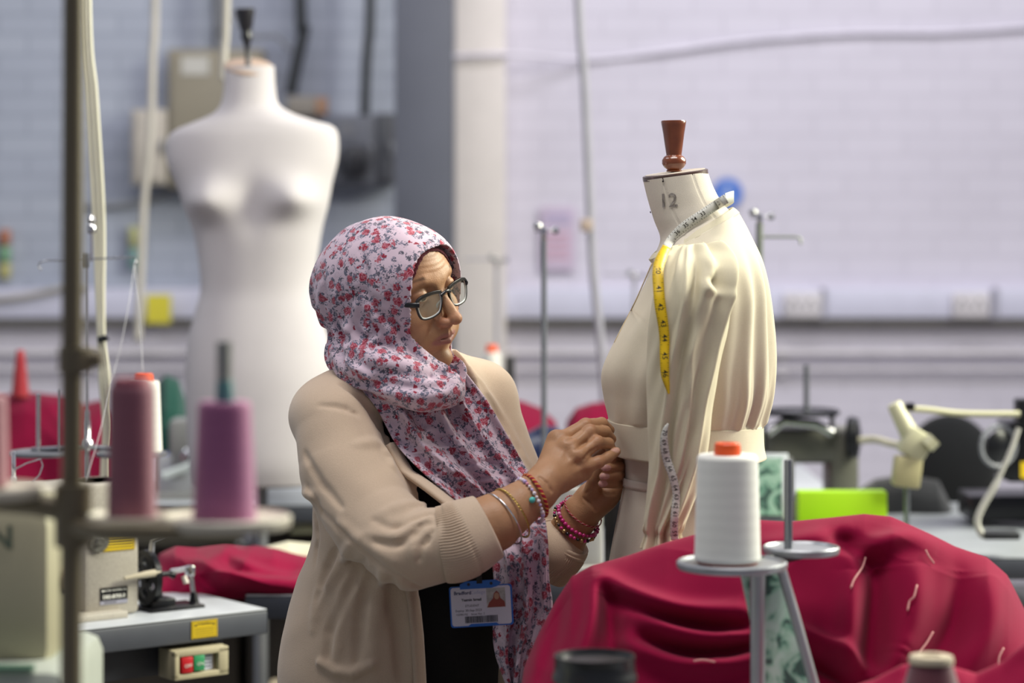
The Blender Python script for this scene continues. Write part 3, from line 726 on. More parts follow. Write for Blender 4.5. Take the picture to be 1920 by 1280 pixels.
# ---------------------------------------------------------------- glasses
FR = mat('black acetate', '0d0e13', .28, coat=.15, var=.02); CLR = mat('clear inner bevel', 'b9bcbc', .15, var=.02)
def lens_mat():
    m, nt, b = nodes('spectacle lens'); L = nt.links.new
    tr = N(nt, 'ShaderNodeBsdfTransparent'); tr.inputs[0].default_value = (.93, .95, .93, 1)
    gl = N(nt, 'ShaderNodeBsdfGlossy'); gl.inputs['Roughness'].default_value = .03; gl.inputs[0].default_value = (.95, 1, .95, 1)
    lw = N(nt, 'ShaderNodeLayerWeight'); lw.inputs[0].default_value = .35
    f = math_n(nt, 'ADD', math_n(nt, 'MULTIPLY', lw.outputs['Fresnel'], .16), .02, True)
    ms = N(nt, 'ShaderNodeMixShader'); L(f, ms.inputs[0]); L(tr.outputs[0], ms.inputs[1]); L(gl.outputs[0], ms.inputs[2])
    L(ms.outputs[0], nt.nodes['Material Output'].inputs[0]); return m
LENS = lens_mat()
gl = thing('eyeglasses', "black rectangular eyeglasses on the person's nose", 'glasses', tuple(H(10, 0, -10)))
def rim(s, k=1.0, dx=0):
    base_ = [(-25, 15), (-12, 17.5), (2, 18), (16, 17), (25.5, 13), (27.5, 4), (25, -9), (19, -17), (6, -19.5), (-9, -18.5), (-20, -14), (-25.5, -3), (-27, 7)]
    out = []
    for y, z in spline(base_+[base_[0]], 60)[:-1]:
        yy = s*(32.5+y*k*.88); wrap = -(abs(yy)/66)**2*9
        out.append(H(9+dx+wrap, yy, -12+z*k*.90))
    return out
for s in (-1, 1):
    pts = rim(s); mb = MB(); n = len(pts); vs = []
    for i in range(n):
        p = Vector(pts[i]); t = (Vector(pts[(i+1) % n])-Vector(pts[i-1])).normalized(); f = Vector(HF[0]); o = t.cross(f).normalized()
        zc = to_head(np.array([p]))[0][2]; w_ = (1.0+1.2*sstep(-14, 0, zc))*HS; d_ = 1.6*HS
        for a, b in ((-1, -1), (-1, 1), (1, 1), (1, -1)): vs.append(p+o*a*w_+f*b*d_)
    mb.add(vs, [[i*4+j, i*4+(j+1) % 4, ((i+1) % n)*4+(j+1) % 4, ((i+1) % n)*4+j] for i in range(n) for j in range(4)])
    rm = mb.build('rim', FR, gl, 60)
    bv = rm.modifiers.new('round', 'BEVEL'); bv.width = .0008; bv.segments = 2
    mb = MB(); q = rim(s, .93); mb.tube([Vector(p) for p in q+[q[0], q[1]]], .0011, 8); mb.build('inner_bevel', CLR, rm, 180)
    q = rim(s, .93, 0); c = Vector(sum(q)/len(q))+Vector(HF[0])*.0016
    mb = MB(); mb.add([c]+[Vector(p) for p in q], [[0, i+1, (i+1) % len(q)+1] for i in range(len(q))]); ln = mb.build('lens', LENS, gl, 180)
    mb = MB(); mb.tube([H(6, 55*s, -5), H(1, 60*s, -4), H(-10, 62*s, -4), H(-40, 65*s, -3), H(-85, 73*s, -2), H(-105, 74*s, -22)], [.0020, .0020, .0018, .0016, .0015, .0013], 10, squash=1.9); mb.build('temple', FR, gl, 60)
    mb = MB(); mb.tube([H(6, 9*s, -12), H(1, 10.5*s, -18), H(0, 12.5*s, -24)], [.0012, .0022, .0018], 8); mb.build('nose_pad', CLR, gl, 60)
mb = MB(); mb.tube([H(9.5, -10, -4), H(11.5, -4, -1), H(12, 0, 0), H(11.5, 4, -1), H(9.5, 10, -4)], [.003, .0026, .0025, .0026, .003], 10); mb.build('bridge', FR, gl, 60)

# ---------------------------------------------------------------- bracelets
def ring(c, axis, rx, tilt=None, n=40):
    ax = Vector(axis).normalized(); a = Vector((0, 0, 1)); a = (a-ax*a.dot(ax)).normalized(); b = ax.cross(a)
    return [Vector(c)+(a*math.cos(2*PI*i/n)+b*math.sin(2*PI*i/n))*rx for i in range(n)]
SILVER = mat('polished silver', 'd8d8dc', .18, 1, var=.02); GOLD = mat('pale gold chain', 'c9ad62', .25, 1)
def armpt(px, py, D): return W(px, py, D)
axr = (W(1008, 921, 3.43)-W(925, 980, 3.395)).normalized()
def bangle(name, label, c, axis, r, tube_r, m, tw=0):
    pts = ring(c, axis, r, n=64)
    t = thing(name, label, 'bracelet', tuple(c), 'bracelets')
    mb = MB()
    if tw:
        for ph in range(2 if tw < 3 else 3):
            q = []; ax = Vector(axis).normalized()
            for i in range(193):
                a = pts[(i//3) % 64].lerp(pts[(i//3+1) % 64], (i % 3)/3); w = i/192*2*PI*26+ph*2*PI/(2 if tw < 3 else 3)
                rr = (a-Vector(c)).normalized(); q.append(a+rr*math.cos(w)*tube_r*.7+ax*math.sin(w)*tube_r*.9)
            mb.m = ph if isinstance(m, list) and ph < len(m) else 0
            mb.tube(q, tube_r*.62, 6, cap=False)
    else: mb.tube(pts+[pts[0], pts[1]], tube_r, 10, cap=False)
    mb.build('band', m, t, 180); return t
bangle('bangle', "thin silver bangle nearest the cuff on the person's right forearm", W(943, 972, 3.40), axr+Vector((.05, 0, .02)), .0412, .0013, SILVER)
bangle('chain_bracelet', "fine twisted gold chain on the person's right forearm beside the silver bangle", W(960, 962, 3.405), axr+Vector((.05, 0, 0)), .0392, .0013, GOLD, 2)
RED = mat('red cord', 'a3122e', .7); YEL = mat('yellow cord', 'd8a24a', .7)
bangle('braided_bracelet', 'red and yellow braided cord bracelet at the right wrist', W(1003, 929, 3.425), axr+Vector((.22, 0, -.05)), .0322, .0019, [RED, YEL, RED], 3)
bangle('cord_bracelet', 'thin red cord bracelet nearest the palm of the left wrist', W(1093, 958, 3.655), (W(1112, 930, 3.655)-W(1055, 1015, 3.665))+Vector((.01, -.035, .01)), .0325, .0010, [RED, mat('pale cord', 'c98a8a', .7)], 2)
def beads(name, label, c, axis, r, n, br, mats_, grp='bracelets'):
    t = thing(name, label, 'bracelet', tuple(c), grp); P_ = ring(c, axis, r, n=n)
    cord = MB(); cord.tube(P_+[P_[0], P_[1]], .0004, 6, cap=False); cord.build('cord', mats_[0], t, 180)
    for i, p in enumerate(P_):
        rr = br*random.choice((.8, 1, 1, 1.1)); m = mats_[(i*7+i*i//3) % len(mats_)]
        mb = MB(); q = (P_[(i+1) % n]-P_[i-1]).normalized(); mb.lathe([(1e-6, -rr*.95)]+[(rr*math.sin(a), -rr*.95*math.cos(a)) for a in np.linspace(.5, PI-.5, 5)]+[(1e-6, rr*.95)], p, q, 10); mb.build('bead', m, t, 180)
pearl = mat('pearl bead', 'dcd0d8', .25, coat=.5); lil = mat('lilac bead', 'b9a3d0', .3, coat=.5); pnk = mat('pink bead', 'd88ea8', .3, coat=.4); teal = mat('turquoise bead', '4fb5ae', .35)
beads('beaded_bracelet', 'pale pearl and lilac beaded bracelet with a turquoise bead, right wrist', W(993, 938, 3.42), axr+Vector((.2, 0, -.02)), .0335, 34, .0031, [pearl, lil, pearl, pnk, pearl, pearl, lil])
tq = MB(); tq.lathe([(1e-6, -.0045)]+[(.0045*math.sin(a), -.0045*math.cos(a)) for a in np.linspace(.3, PI-.3, 8)]+[(1e-6, .0045)], W(998, 937, 3.3865), axr, 16)
tq.build('turquoise_bead', teal, bpy.data.objects['beaded_bracelet'], 180)
mag = mat('magenta bead', 'c02a78', .2, coat=.5); mg2 = mat('pink pearl bead', 'dd86b4', .25, coat=.5); drk = mat('black bead', '15101a', .2, coat=.5); gld = mat('gold spacer bead', 'c8a878', .3, .8)
axl = (W(1112, 930, 3.655)-W(1055, 1015, 3.665)).normalized()
beads('beaded_bracelet', 'magenta and pink beaded bracelet on the left wrist', W(1084, 972, 3.657), axl+Vector((.1, -.50, .1)), .0345, 32, .0033, [mag, mg2, mag, mag, mg2])
beads('beaded_bracelet', 'black and gold beaded bracelet on the left wrist, lowest of the three there', W(1078, 980, 3.658), axl+Vector((.1, -.50, .1)), .0360, 36, .0030, [drk, gld, drk, mag])

# ---------------------------------------------------------------- ID badge
BLUE = mat('blue plastic holder', '1560b8', .35); CARD = mat('white card', 'c9c9d4', .4, var=.01); INK = mat('black ink', '202028', .6); GREY = mat('grey ink', '9a9aa6', .6)
bc = W(902.5, 1134, 3.425); bx = Vector((1, .02, .055)); bz = Vector((-.05, 0, 1)); BM = frame(bc, bx, bz)   # x right, y up, z towards the viewer
badge = thing('id_badge', 'blue-rimmed college ID card hanging over the black top', 'badge', tuple(bc))
def bpnl(outl, z0, dz, name, m, parent):
    mb = MB(BM); n = len(outl); vs = [(x, y, z0) for x, y in outl]+[(x, y, z0+dz) for x, y in outl]
    mb.add(vs, [list(range(n))[::-1], [n+i for i in range(n)]]+[[i, (i+1) % n, (i+1) % n+n, i+n] for i in range(n)]); return mb.build(name, m, parent, 30)
def rrect(x0, y0, x1, y1, r, n=5):
    o = []
    for cx, cy, a0 in ((x1-r, y1-r, 0), (x0+r, y1-r, 90), (x0+r, y0+r, 180), (x1-r, y0+r, 270)):
        for i in range(n+1):
            a = math.radians(a0+90*i/n); o.append((cx+r*math.cos(a), cy+r*math.sin(a)))
    return o
u = .001
bpnl(rrect(-44.5*u, -30*u, 44.5*u, 28*u, 4*u), -.0012, .0020, 'holder', BLUE, badge)
bpnl([(-29*u, 24*u), (-29*u, 31*u), (-20*u, 35*u), (22*u, 35.5*u), (30*u, 31*u), (24*u, 26*u), (16*u, 24*u), (-22*u, 24*u)], .0016, .0008, 'holder_tab', BLUE, badge)
bpnl([(-22*u, -29.5*u), (26*u, -29.5*u), (20*u, -25.5*u), (-16*u, -25.5*u)], .0016, .0008, 'holder_tab', BLUE, badge)
cdm = bpnl(rrect(-42.5*u, -28*u, 42*u, 26.5*u, 4*u), .0008, .0006, 'card', CARD, badge)
for x in (-16.5, 15.5):
    bpnl([(x*u+.0022*math.cos(a), 30.5*u+.0022*math.sin(a)) for a in np.linspace(0, 2*PI, 13)[:-1]], .0025, .0001, 'hole', INK, badge)
def bt_(txt, x, y, size, m=INK, bold=0, al='LEFT'): text_obj('printed_text', txt, size, BM @ Matrix.Translation((x*u, y*u, .0015)), m, cdm, bold, .00005, al)
bt_('Bradford', -38, 18.5, .0068, mat('dark blue ink', '3a3f66', .6), .00022); bt_('College', -14.5, 18.5, .0068, mat('pale blue ink', '9fa8c8', .6))
bt_('Yasmin Ismail', -13.5, 8.5, .0052, INK, .00018, 'CENTER'); bt_('STUDENT', -13, 0, .0045, INK, 0, 'CENTER')
bt_('Expiry: 30-Sep-2023', -37, -6.5, .0046); bt_('10390192', -36.5, -12, .0042); bt_('Issue No: 2', -15, -12, .0042)
mb = MB(BM); x = -24*u
while x < 22*u:
    w_ = random.choice((.35, .5, .8, 1.1))*u; mb.box((x+w_/2, -19.5*u, .0016), (w_, 9.5*u, .0002)); x += w_+random.choice((.3, .45, .7))*u
mb.build('barcode', INK, cdm, None)
ph = bpnl([(8*u, -4*u), (34.5*u, -4*u), (34.5*u, 23.5*u), (8*u, 23.5*u)], .0015, .0002, 'photo', mat('photo background', 'a3a49f', .5, var=.25, scale=160), cdm)
bpnl([(x*u, y*u) for x, y in ((8.5, -3.5), (34, -3.5), (33, 4), (27.5, 9), (26, 16), (22.5, 19.5), (18.5, 16), (17, 9), (11, 3))], .00175, .0001, 'portrait_scarf', mat('rust red print', '8a4034', .6), ph)
bpnl([((22.3+3.6*math.cos(a))*u, (12+4.8*math.sin(a))*u) for a in np.linspace(0, 2*PI, 17)[:-1]], .0019, .0001, 'portrait_face', mat('skin print', 'b08a70', .6), ph)
STR = mat('black strap', '0e0e10', .6)
mb = MB(BM); mb.box((-1*u, 44*u, .002), (8*u, 26*u, .002), .0004); mb.build('strap_clip', STR, badge, 30)
mb = MB(); mb.tube([BM @ Vector((-1*u, 56*u, .001)), W(892, 1040, 3.49), W(888, 990, 3.54), W(880, 930, 3.60)], .0025, 8, squash=.4); mb.build('lanyard', STR, badge, 60)
# ================================================================ SETTING
def brick_mat(name, c1, c2, mortar):
    m, nt, b = nodes(name); L = nt.links.new; tc = N(nt, 'ShaderNodeTexCoord'); mp = N(nt, 'ShaderNodeMapping')
    mp.inputs['Rotation'].default_value = (PI/2, 0, 0); L(tc.outputs['Object'], mp.inputs[0])
    br = N(nt, 'ShaderNodeTexBrick'); L(mp.outputs[0], br.inputs['Vector']); br.inputs['Scale'].default_value = 1
    br.inputs['Brick Width'].default_value = .225; br.inputs['Row Height'].default_value = .075; br.inputs['Mortar Size'].default_value = .006
    br.inputs['Color1'].default_value = lin(c1); br.inputs['Color2'].default_value = lin(c2); br.inputs['Mortar'].default_value = lin(mortar)
    nz = N(nt, 'ShaderNodeTexNoise'); nz.inputs['Scale'].default_value = 1.6; nz.inputs['Detail'].default_value = 5; L(tc.outputs['Object'], nz.inputs['Vector'])
    mr = N(nt, 'ShaderNodeMapRange'); mr.inputs[1].default_value = .3; mr.inputs[2].default_value = .7; mr.inputs[3].default_value = .93; mr.inputs[4].default_value = 1.04; L(nz.outputs[0], mr.inputs[0])
    vm = N(nt, 'ShaderNodeVectorMath', operation='SCALE'); L(br.outputs[0], vm.inputs[0]); L(mr.outputs[0], vm.inputs['Scale']); L(vm.outputs[0], b.inputs['Base Color'])
    b.inputs['Roughness'].default_value = .6; bp = N(nt, 'ShaderNodeBump'); bp.inputs['Strength'].default_value = .3; bp.inputs['Distance'].default_value = .003
    L(br.outputs[1], bp.inputs['Height']); bp.invert = True; L(bp.outputs[0], b.inputs['Normal']); return m
def S(name, mb, m, smooth=30): o = mb.build(name, m, None, smooth); o['kind'] = 'structure'; return o
BRICK = brick_mat('white painted brick', 'cdc9d6', 'cac6d3', 'c3bfcc')
WY = 9.0
S('floor', MB().box((0, 4.5, -.05), (9, 10.4, .1)), mat('worn grey floor paint', '6f6c66', .6, var=.2, scale=3))
S('wall_back', MB().box((0, WY+.1, 2.2), (9, .2, 4.6)), BRICK)
S('wall_left', MB().box((-4.45, 4.5, 2.2), (.1, 10.4, 4.6)), brick_mat('blue grey painted brick', 'a9b0c0', 'a3aabb', '9299aa'))
PT = mat('pale trunking plastic', 'c9c9dc', .45, var=.03); DKG = mat('dark line under trunking', '85827f', .7)
def zof(py, D): return CAMZ+(HOR-py)/FPX*D
def xof(px, D): return (px-960)/FPX*D
def wbox(px0, py0, px1, py1, D, dep, bev=0): return (((xof(px0, D)+xof(px1, D))/2, D+dep/2, (zof(py0, D)+zof(py1, D))/2), (xof(px1, D)-xof(px0, D), dep, zof(py0, D)-zof(py1, D)))
mb = MB(); mb.box((0, WY-.04, (zof(540, 8.95)+zof(596, 8.95))/2), (8.8, .08, zof(540, 8.95)-zof(596, 8.95)), .006); S('trim_1', mb, PT)
mb = MB(); mb.box((0, WY-.025, (zof(597, 8.95)+zof(611, 8.95))/2), (8.8, .05, .028)); S('trim_2', mb, DKG)  # grey strip drawn as the darker line below the trunking
mb = MB(); mb.box((0, WY-.015, .07), (8.8, .03, .14), .004); S('baseboard_back', mb, mat('grey skirting', '77757a', .5))
# shade on the left of the wall, put into the colour of a thin panel
c, d = wbox(-260, -420, 742, 538, WY-.012, .012); S('trim_3', MB().box(c, d), brick_mat('blue grey wall shade', 'a7adbb', 'a1a7b6', '959baa'))
# steel column and its white pier
COLM = mat('slate grey steel paint', '565964', .5, var=.08, scale=3)
mb = MB(); x0, x1 = xof(740, 8.3), xof(848, 8.3); xm = (x0+x1)/2; w_ = x1-x0
mb.box((xm, 8.3, 2.2), (w_, .014, 4.4), .002); mb.box((xm, 8.5, 2.2), (w_, .014, 4.4), .002); mb.box((xm+.015, 8.4, 2.2), (.012, .2, 4.4)); mb.box((xm, 8.40, .01), (w_+.1, .32, .02))
S('trim_4', mb, COLM)
c, d = wbox(852, -420, 948, 900, 8.86, .14); c = (c[0], c[1], 2.2); S('trim_5', MB().box(c, (d[0], .14, 4.4), .01), mat('warm white pier paint', 'ddd6d2', .6, var=.03))

def simple(name, label, cat, mb, m, group=None, smooth=40):
    o = mb.build(name, m, None, smooth); return tag(o, label, cat, group)
METL = mat('zinc grey metal', '8b8d92', .45, .6); DARK = mat('black cable sheath', '26282c', .5)
OLV = mat('brown-grey enamel', '8a8373', .55, var=.06, scale=6); GBOX = mat('grey cast metal', '6d7079', .5, .2)
# pipes along the wall
pw = mat('off-white pipe paint', 'c9c5ca', .5)
mb = MB(); mb.tube([(-4.3, 8.96, zof(660, 9)), (4.4, 8.96, zof(660, 9))], .013, 12)
for x in np.arange(-4, 4.3, 1.0): mb.box((x, 8.98, zof(660, 9)), (.03, .04, .05))
simple('wall_pipe', 'long off-white pipe low on the wall under the trunking', 'pipe', mb, pw)
mb = MB(); mb.tube([(-4.3, 8.965, zof(692, 9)), (4.4, 8.965, zof(692, 9))], .009, 12)
for x in np.arange(-4, 4.3, 1.0): mb.box((x, 8.98, zof(692, 9)), (.03, .04, .04))
simple('wall_pipe', 'thinner white pipe just below the thicker off-white one', 'pipe', mb, mat('white pipe paint', 'c6c2c9', .5))
# electrical boxes
def cabinet(px0, py0, px1, py1, name, label, m, door=True, dep=.16):
    t = thing(name, label, 'cabinet', (xof((px0+px1)/2, 8.85), 8.9, zof(py1, 8.85)))
    c, d = wbox(px0, py0, px1, py1, 8.83, dep); mb = MB(); mb.box(c, d, .006); mb.build('case', m, t, 30)
    if door:
        mb = MB(); mb.box((c[0], 8.825, c[2]), (d[0]-.03, .014, d[2]-.03), .003); dr = mb.build('door', m, t, 30)
        mb = MB(); mb.box((c[0]+d[0]*.42, 8.81, c[2]), (.012, .02, .05), .003); mb.build('handle', METL, dr, 30)
    return t, c, d
t, c, d = cabinet(314, 92, 492, 352, 'electrical_cabinet', 'brown-grey electrical cabinet behind the tall white dress form', OLV)
mb = MB(); mb.box(wbox(340, 106, 392, 140, 8.815, .003)[0], wbox(340, 106, 392, 140, 8.815, .003)[1]); mb.build('paper_label', mat('paper', 'b8b6b0', .7), t, 30)
cabinet(246, 205, 312, 346, 'junction_box', 'pale beige wall box left of the brown-grey cabinet', mat('pale beige enamel', 'b3aca2', .55))
t, c, d = cabinet(598, 216, 704, 348, 'isolator_switch', 'grey cast isolator switch box between white form and steel column', GBOX)
mb = MB(); cc = W(664, 302, 8.81); mb.lathe([(.06, 0), (.06, .02), (.05, .03), (.022, .035), (.018, .06), (1e-5, .062)], cc, (0, -1, 0), 28)
mb.box((cc.x, cc.y-.06, cc.z), (.02, .03, .09), .004); mb.build('rotary_handle', mat('dark switch handle', '3c3d42', .4), t, 40)
mb = MB(); mb.box(*wbox(636, 228, 664, 256, 8.812, .004)); mb.build('plate', METL, t, 30)
t, c, d = cabinet(702, 212, 738, 346, 'fuse_box', 'dark narrow fuse box against the steel column', mat('dark grey enamel', '4b4d54', .5))
cabinet(538, 180, 596, 216, 'junction_box', 'small beige box with an orange patch over the white form shoulder', mat('sandy enamel', '9c958a', .55), False)
mb = MB(); mb.box(*wbox(592, 182, 614, 214, 8.82, .03), .003); simple('cable_gland', 'small orange-brown fitting beside the beige wall box', 'fitting', mb, mat('orange-brown plastic', 'b08a6e', .5))
def run(name, label, pts, r, m, cat='cable', n=40, D=8.85, group=None):
    P_ = spv([W(p[0], p[1], p[2] if len(p) > 2 else D) for p in pts], n); mb = MB(); mb.tube(P_, r, 10); return simple(name, label, cat, mb, m, group, 180)
DKP = mat('dark conduit paint', '3a3d40', .5)
run('conduit', 'curved dark conduit dropping behind the white form shoulder', [(556, -600), (563, 0), (570, 50), (558, 110), (545, 176)], .022, DKP, 'conduit')
run('conduit', 'straight dark conduit above the grey isolator switch', [(700, -600), (694, 0), (690, 80), (686, 150), (684, 216)], .018, DKP, 'conduit')
run('pipe', 'grey upright pipe seen left of the black finial', [(405, -600), (408, 0), (409, 60), (409, 95)], .022, mat('mid grey pipe', '6c6e74', .5), 'pipe')
run('cable', 'thin grey cable crossing between the finial and the curved conduit', [(430, 20), (470, 66), (510, 66), (524, 72), (545, 96)], .008, METL)
run('cable', 'pale cable running high across the white wall', [(800, 108, 8.84), (950, 102, 8.84), (1105, 112), (1250, 96), (1400, 76), (1600, 62), (1780, 60), (1990, 46)], .008, mat('pale cable', 'd8d4e0', .6), n=80, D=8.98)
run('cable', 'grey cable along the wall behind the cream cords', [(150, 385), (230, 384), (290, 372), (335, 350)], .012, mat('grey cable', '8b8d93', .6), D=8.97)
run('cable', 'sagging pale cable low at the left over the trunking', [(-60, 566), (40, 556), (120, 540), (160, 538)], .010, mat('beige cable', 'a9a49c', .6), D=8.9)
for k, (pts, lab) in enumerate((([(294, -600), (291, 0), (286, 110), (282, 260), (270, 380), (262, 560), (258, 640)], 'single slack cream cord hanging left of the brown cabinet'),
                               ([(434, -600, 6.2), (425, 0, 6.2), (421, 90, 6.2), (418, 150, 6.2)], 'cream cord hanging down beside the black finial'))):
    run('power_cord', lab, pts, .010 if k else .012, mat('cream cord far', 'b9b4aa', .6), D=7.4)
run('power_cord', 'grey cord hanging slantwise in front of the white wall', [(1066, -500), (1085, 0), (1096, 150), (1104, 330), (1112, 500), (1124, 620), (1132, 720), (1134, 800)], .012, mat('grey cord', '9a99a3', .6), D=6.6, n=60)
mb = MB(); mb.box(*wbox(1088, 410, 1112, 434, 6.55, .03), .006); simple('cord_clip', 'small beige clip on the slanting grey cord', 'clip', mb, mat('beige clip', 'a59489', .6))
# sockets on the trunking
for x0, lab in ((1470, 'double socket plate on the trunking nearer the dress form'), (1786, 'double socket plate on the trunking near the right edge')):
    t = thing('wall_socket', lab, 'socket', (xof(x0+35, 8.9), 8.93, zof(597, 8.9)), 'sockets on the trunking')
    mb = MB(); mb.box(*wbox(x0, 548, x0+70, 595, 8.9, .02), .004); mb.build('plate', mat('white plastic plate', 'cfcbd0', .4), t, 30)
    for q in (18, 50):
        for dx, dy in ((0, 560), (-8, 574), (8, 574)):
            mb = MB(); mb.box(*wbox(x0+q+dx-2.2, dy, x0+q+dx+2.2, dy+5, 8.897, .005)); mb.build('slot', DARK, t, 30)
for x in (1540, 1862): S('trim_6' if x < 1600 else 'trim_7', MB().box(*wbox(x, 540, x+10, 598, 8.9, .03)), mat('grey joint cover', '9e9dab', .5))
# signs
t = thing('safety_sign', 'round blue safety sign behind the dress form neck', 'sign', tuple(W(1364, 362, 8.98)))
mb = MB(); cc = W(1364, 362, 8.985); mb.lathe([(.056, 0), (.056, .006), (1e-5, .006)], cc, (0, -1, 0), 40); mb.build('disc', mat('blue sign', '4a74c8', .5), t, 60)
mb = MB(); mb.lathe([(.014, .007), (.014, .009), (1e-5, .009)], cc+Vector((0, 0, .022)), (0, -1, 0), 20); mb.box(cc+Vector((0, -.008, -.015)), (.034, .003, .034), .006); mb.build('pictogram', mat('pale pictogram', '8fa6d8', .5), t, 30)
t = thing('wall_notice', 'pale lilac paper notice on the wall left of the slanting cord', 'notice', tuple(W(1047, 500, 8.98)))
mb = MB(); mb.box(*wbox(1014, 388, 1078, 506, 8.975, .004)); mb.build('sheet', mat('lilac paper', 'c2b3c8', .7), t, 30)
mb = MB()
for y in (400, 412): mb.box(*wbox(1022, y, 1070, y+7, 8.972, .003))
mb.build('purple_heading', mat('purple print', 'aaa2c0', .7), t, 30)
mb = MB()
for y in (436, 450, 464, 478): mb.box(*wbox(1022, y, 1068, y+8, 8.972, .003))
mb.build('pink_print', mat('pink print', 'c4a3b6', .7), t, 30)
def hanger(px0, px1, py0, py1, D, label, cols):
    t = thing('cleaning_brush', label, 'brush', tuple(W((px0+px1)/2, py1, D)))
    h_ = (py1-py0)/len(cols)
    for i, cc in enumerate(cols):
        mb = MB(); a = W((px0+px1)/2, py0+h_*i, D); b = W((px0+px1)/2, py0+h_*(i+1)-1, D); r = xof(px1, D)-xof(px0, D); mb.lathe([(r*.30, 0), (r*.5, .006), (r*.5, (a-b).length-.006), (r*.34, (a-b).length)], b, (0, 0, 1), 20); mb.build(('handle', 'sleeve', 'tip')[i], mat('col'+cc, cc, .5), t, 60)
hanger(-2, 20, 430, 524, 8.965, 'orange and green striped tube hanging on the wall at the far left', ['a0674e', '6f9a78', 'a8a36a'])
hanger(240, 260, 424, 506, 8.955, 'olive and teal striped tube hanging behind the cream cords', ['a7a878', '6d908c'])
mb = MB(); mb.box(*wbox(274, 552, 320, 606, 8.88, .004)); t = simple('yellow_sticker', 'yellow warning sticker on the trunking left of the white form', 'sticker', mb, mat('yellow sticker', 'cdc23c', .5))
# ================================================================ DRESS FORMS AND JACKET
from mathutils.bvhtree import BVHTree
def loft(rows, D, n=96, m=90, disp=None, cap=True, power=2.0, inner=0, closed=True, xpow=None):
    """rows (xl, yl, xr, yr, half depth, [distance]) -> mesh builder; disp(theta, v, px, py) pushes outwards (m)"""
    R_ = spline(rows, n); vs = []
    for j, r in enumerate(R_):
        v = j/(n-1); DD = r[5] if len(r) > 5 else D
        a = W(r[0], r[1], DD); b = W(r[2], r[3], DD); c = (a+b)/2; h = (b-a)/2; hw = r[4]; up = h.normalized().cross(Vector((0, 1, 0)))
        for i in range(m):
            th = 2*PI*i/m; cx, sy = math.cos(th), math.sin(th)
            if power != 2.0: cx = math.copysign(abs(cx)**(2/power), cx); sy = math.copysign(abs(sy)**(2/power), sy)
            p = c+h*cx+Vector((0, 1, 0))*hw*sy
            if disp:
                px = (p.x/DD)*FPX+960; py = HOR-(p.z-CAMZ)/DD*FPX
                nrm = (h.normalized()*math.cos(th)*hw+Vector((0, 1, 0))*math.sin(th)*h.length).normalized()
                p = p+nrm*disp(th, v, px, py)
            vs.append(p)
    fs = [[j*m+i, j*m+(i+1) % m, (j+1)*m+(i+1) % m, (j+1)*m+i] for j in range(n-1) for i in range(m)]
    if cap: fs += [list(range(m))[::-1], [(n-1)*m+i for i in range(m)]]
    return MB().add(vs, fs)
def bvh(objs):
    vs = []; fs = []
    for o in objs:
        mw = world_mat(o); b = len(vs); vs += [mw @ v.co for v in o.data.vertices]; fs += [[i+b for i in p.vertices] for p in o.data.polygons]
    return BVHTree.FromPolygons(vs, fs)
CAMP = Vector((0, 0, CAMZ))
def ray(tree, px, py, default=3.5):
    d = (W(px, py, 1)-CAMP); h = tree.ray_cast(CAMP, d.normalized())
    return (h[0], h[1]) if h[0] is not None else (W(px, py, default), Vector((0, -1, 0)))
LINEN = cloth('unbleached linen', 'cfc7b8', 1100, .35, .1, var=.03)
CALICO = cloth('cream calico', 'ded6bb', 1300, .3, .15, trans=.22, var=.02)
CALICO_B = cloth('pale calico front', 'd9d0b9', 1300, .3, .15, trans=.12, var=.02)
WOOD = mat('varnished brown wood', '70391d', .25, coat=.6, var=.25, scale=30); DWOOD = mat('dark brown rim', '4a342c', .3, coat=.5)
FD = 3.62
df = thing('dress_form', 'linen size 12 dress form wearing the cream jacket, wooden finial on top', 'dress form', (xof(1290, FD), FD, 0))
rows = [(1206, 339, 1327, 323, .050), (1214, 372, 1338, 352, .053), (1226, 412, 1354, 380, .058), (1238, 446, 1378, 406, .072), (1230, 474, 1400, 438, .112),
        (1217, 512, 1418, 484, .158), (1198, 560, 1433, 540, .170), (1162, 625, 1440, 610, .163), (1137, 690, 1441, 680, .153), (1144, 745, 1434, 745, .136),
        (1156, 800, 1420, 800, .123), (1168, 860, 1406, 860, .115), (1169, 905, 1403, 905, .115), (1159, 960, 1415, 960, .128), (1144, 1040, 1432, 1040, .156),
        (1133, 1120, 1442, 1120, .170), (1130, 1200, 1444, 1200, .176), (1136, 1290, 1438, 1290, .174), (1150, 1330, 1425, 1330, .16)]
def seam(th, v, px, py):
    s = 0
    for c in (-2.05, -1.1, .0, PI, 1.1, 2.05):
        d = (th-c+PI) % (2*PI)-PI; s -= .0012*math.exp(-(d/.018)**2)
    return s
torso = loft(rows, FD, 120, 144, seam).build('torso', LINEN, df, 60)
cpt = W(1266.5, 330, FD); axis = Vector((-.13, -.06, 1)).normalized()
mb = MB(); r = (xof(1327, FD)-xof(1206, FD))/2*1.01; mb.lathe([(r*.98, -.004), (r*1.01, -.003), (r*1.01, .0035), (r*.98, .0045), (1e-5, .0045)], cpt+Vector((0, 0, .001)), axis, 48); mb.build('neck_cap', DWOOD, df, 40)
mb = MB(); mb.lathe([(r*.93, .0046), (r*.93, .0052), (1e-5, .0053)], cpt+Vector((0, 0, .001)), axis, 48); mb.build('neck_cap_top', mat('worn linen top', 'b9aea2', .6), df, 40)
px1 = FD/FPX
prof = [(14, 0), (15, 2), (13, 4), (19, 9), (22.5, 15), (22.5, 22), (19, 28), (14.5, 31), (14.5, 33), (15, 36), (17, 50), (20, 72), (22.8, 88), (23.6, 94), (22.6, 96), (1e-4, 96)]
mb = MB(); mb.lathe([(a*px1, (b)*px1) for a, b in prof], W(1264, 322, FD), (-.01, 0, 1), 40); mb.build('finial', WOOD, df, 50)
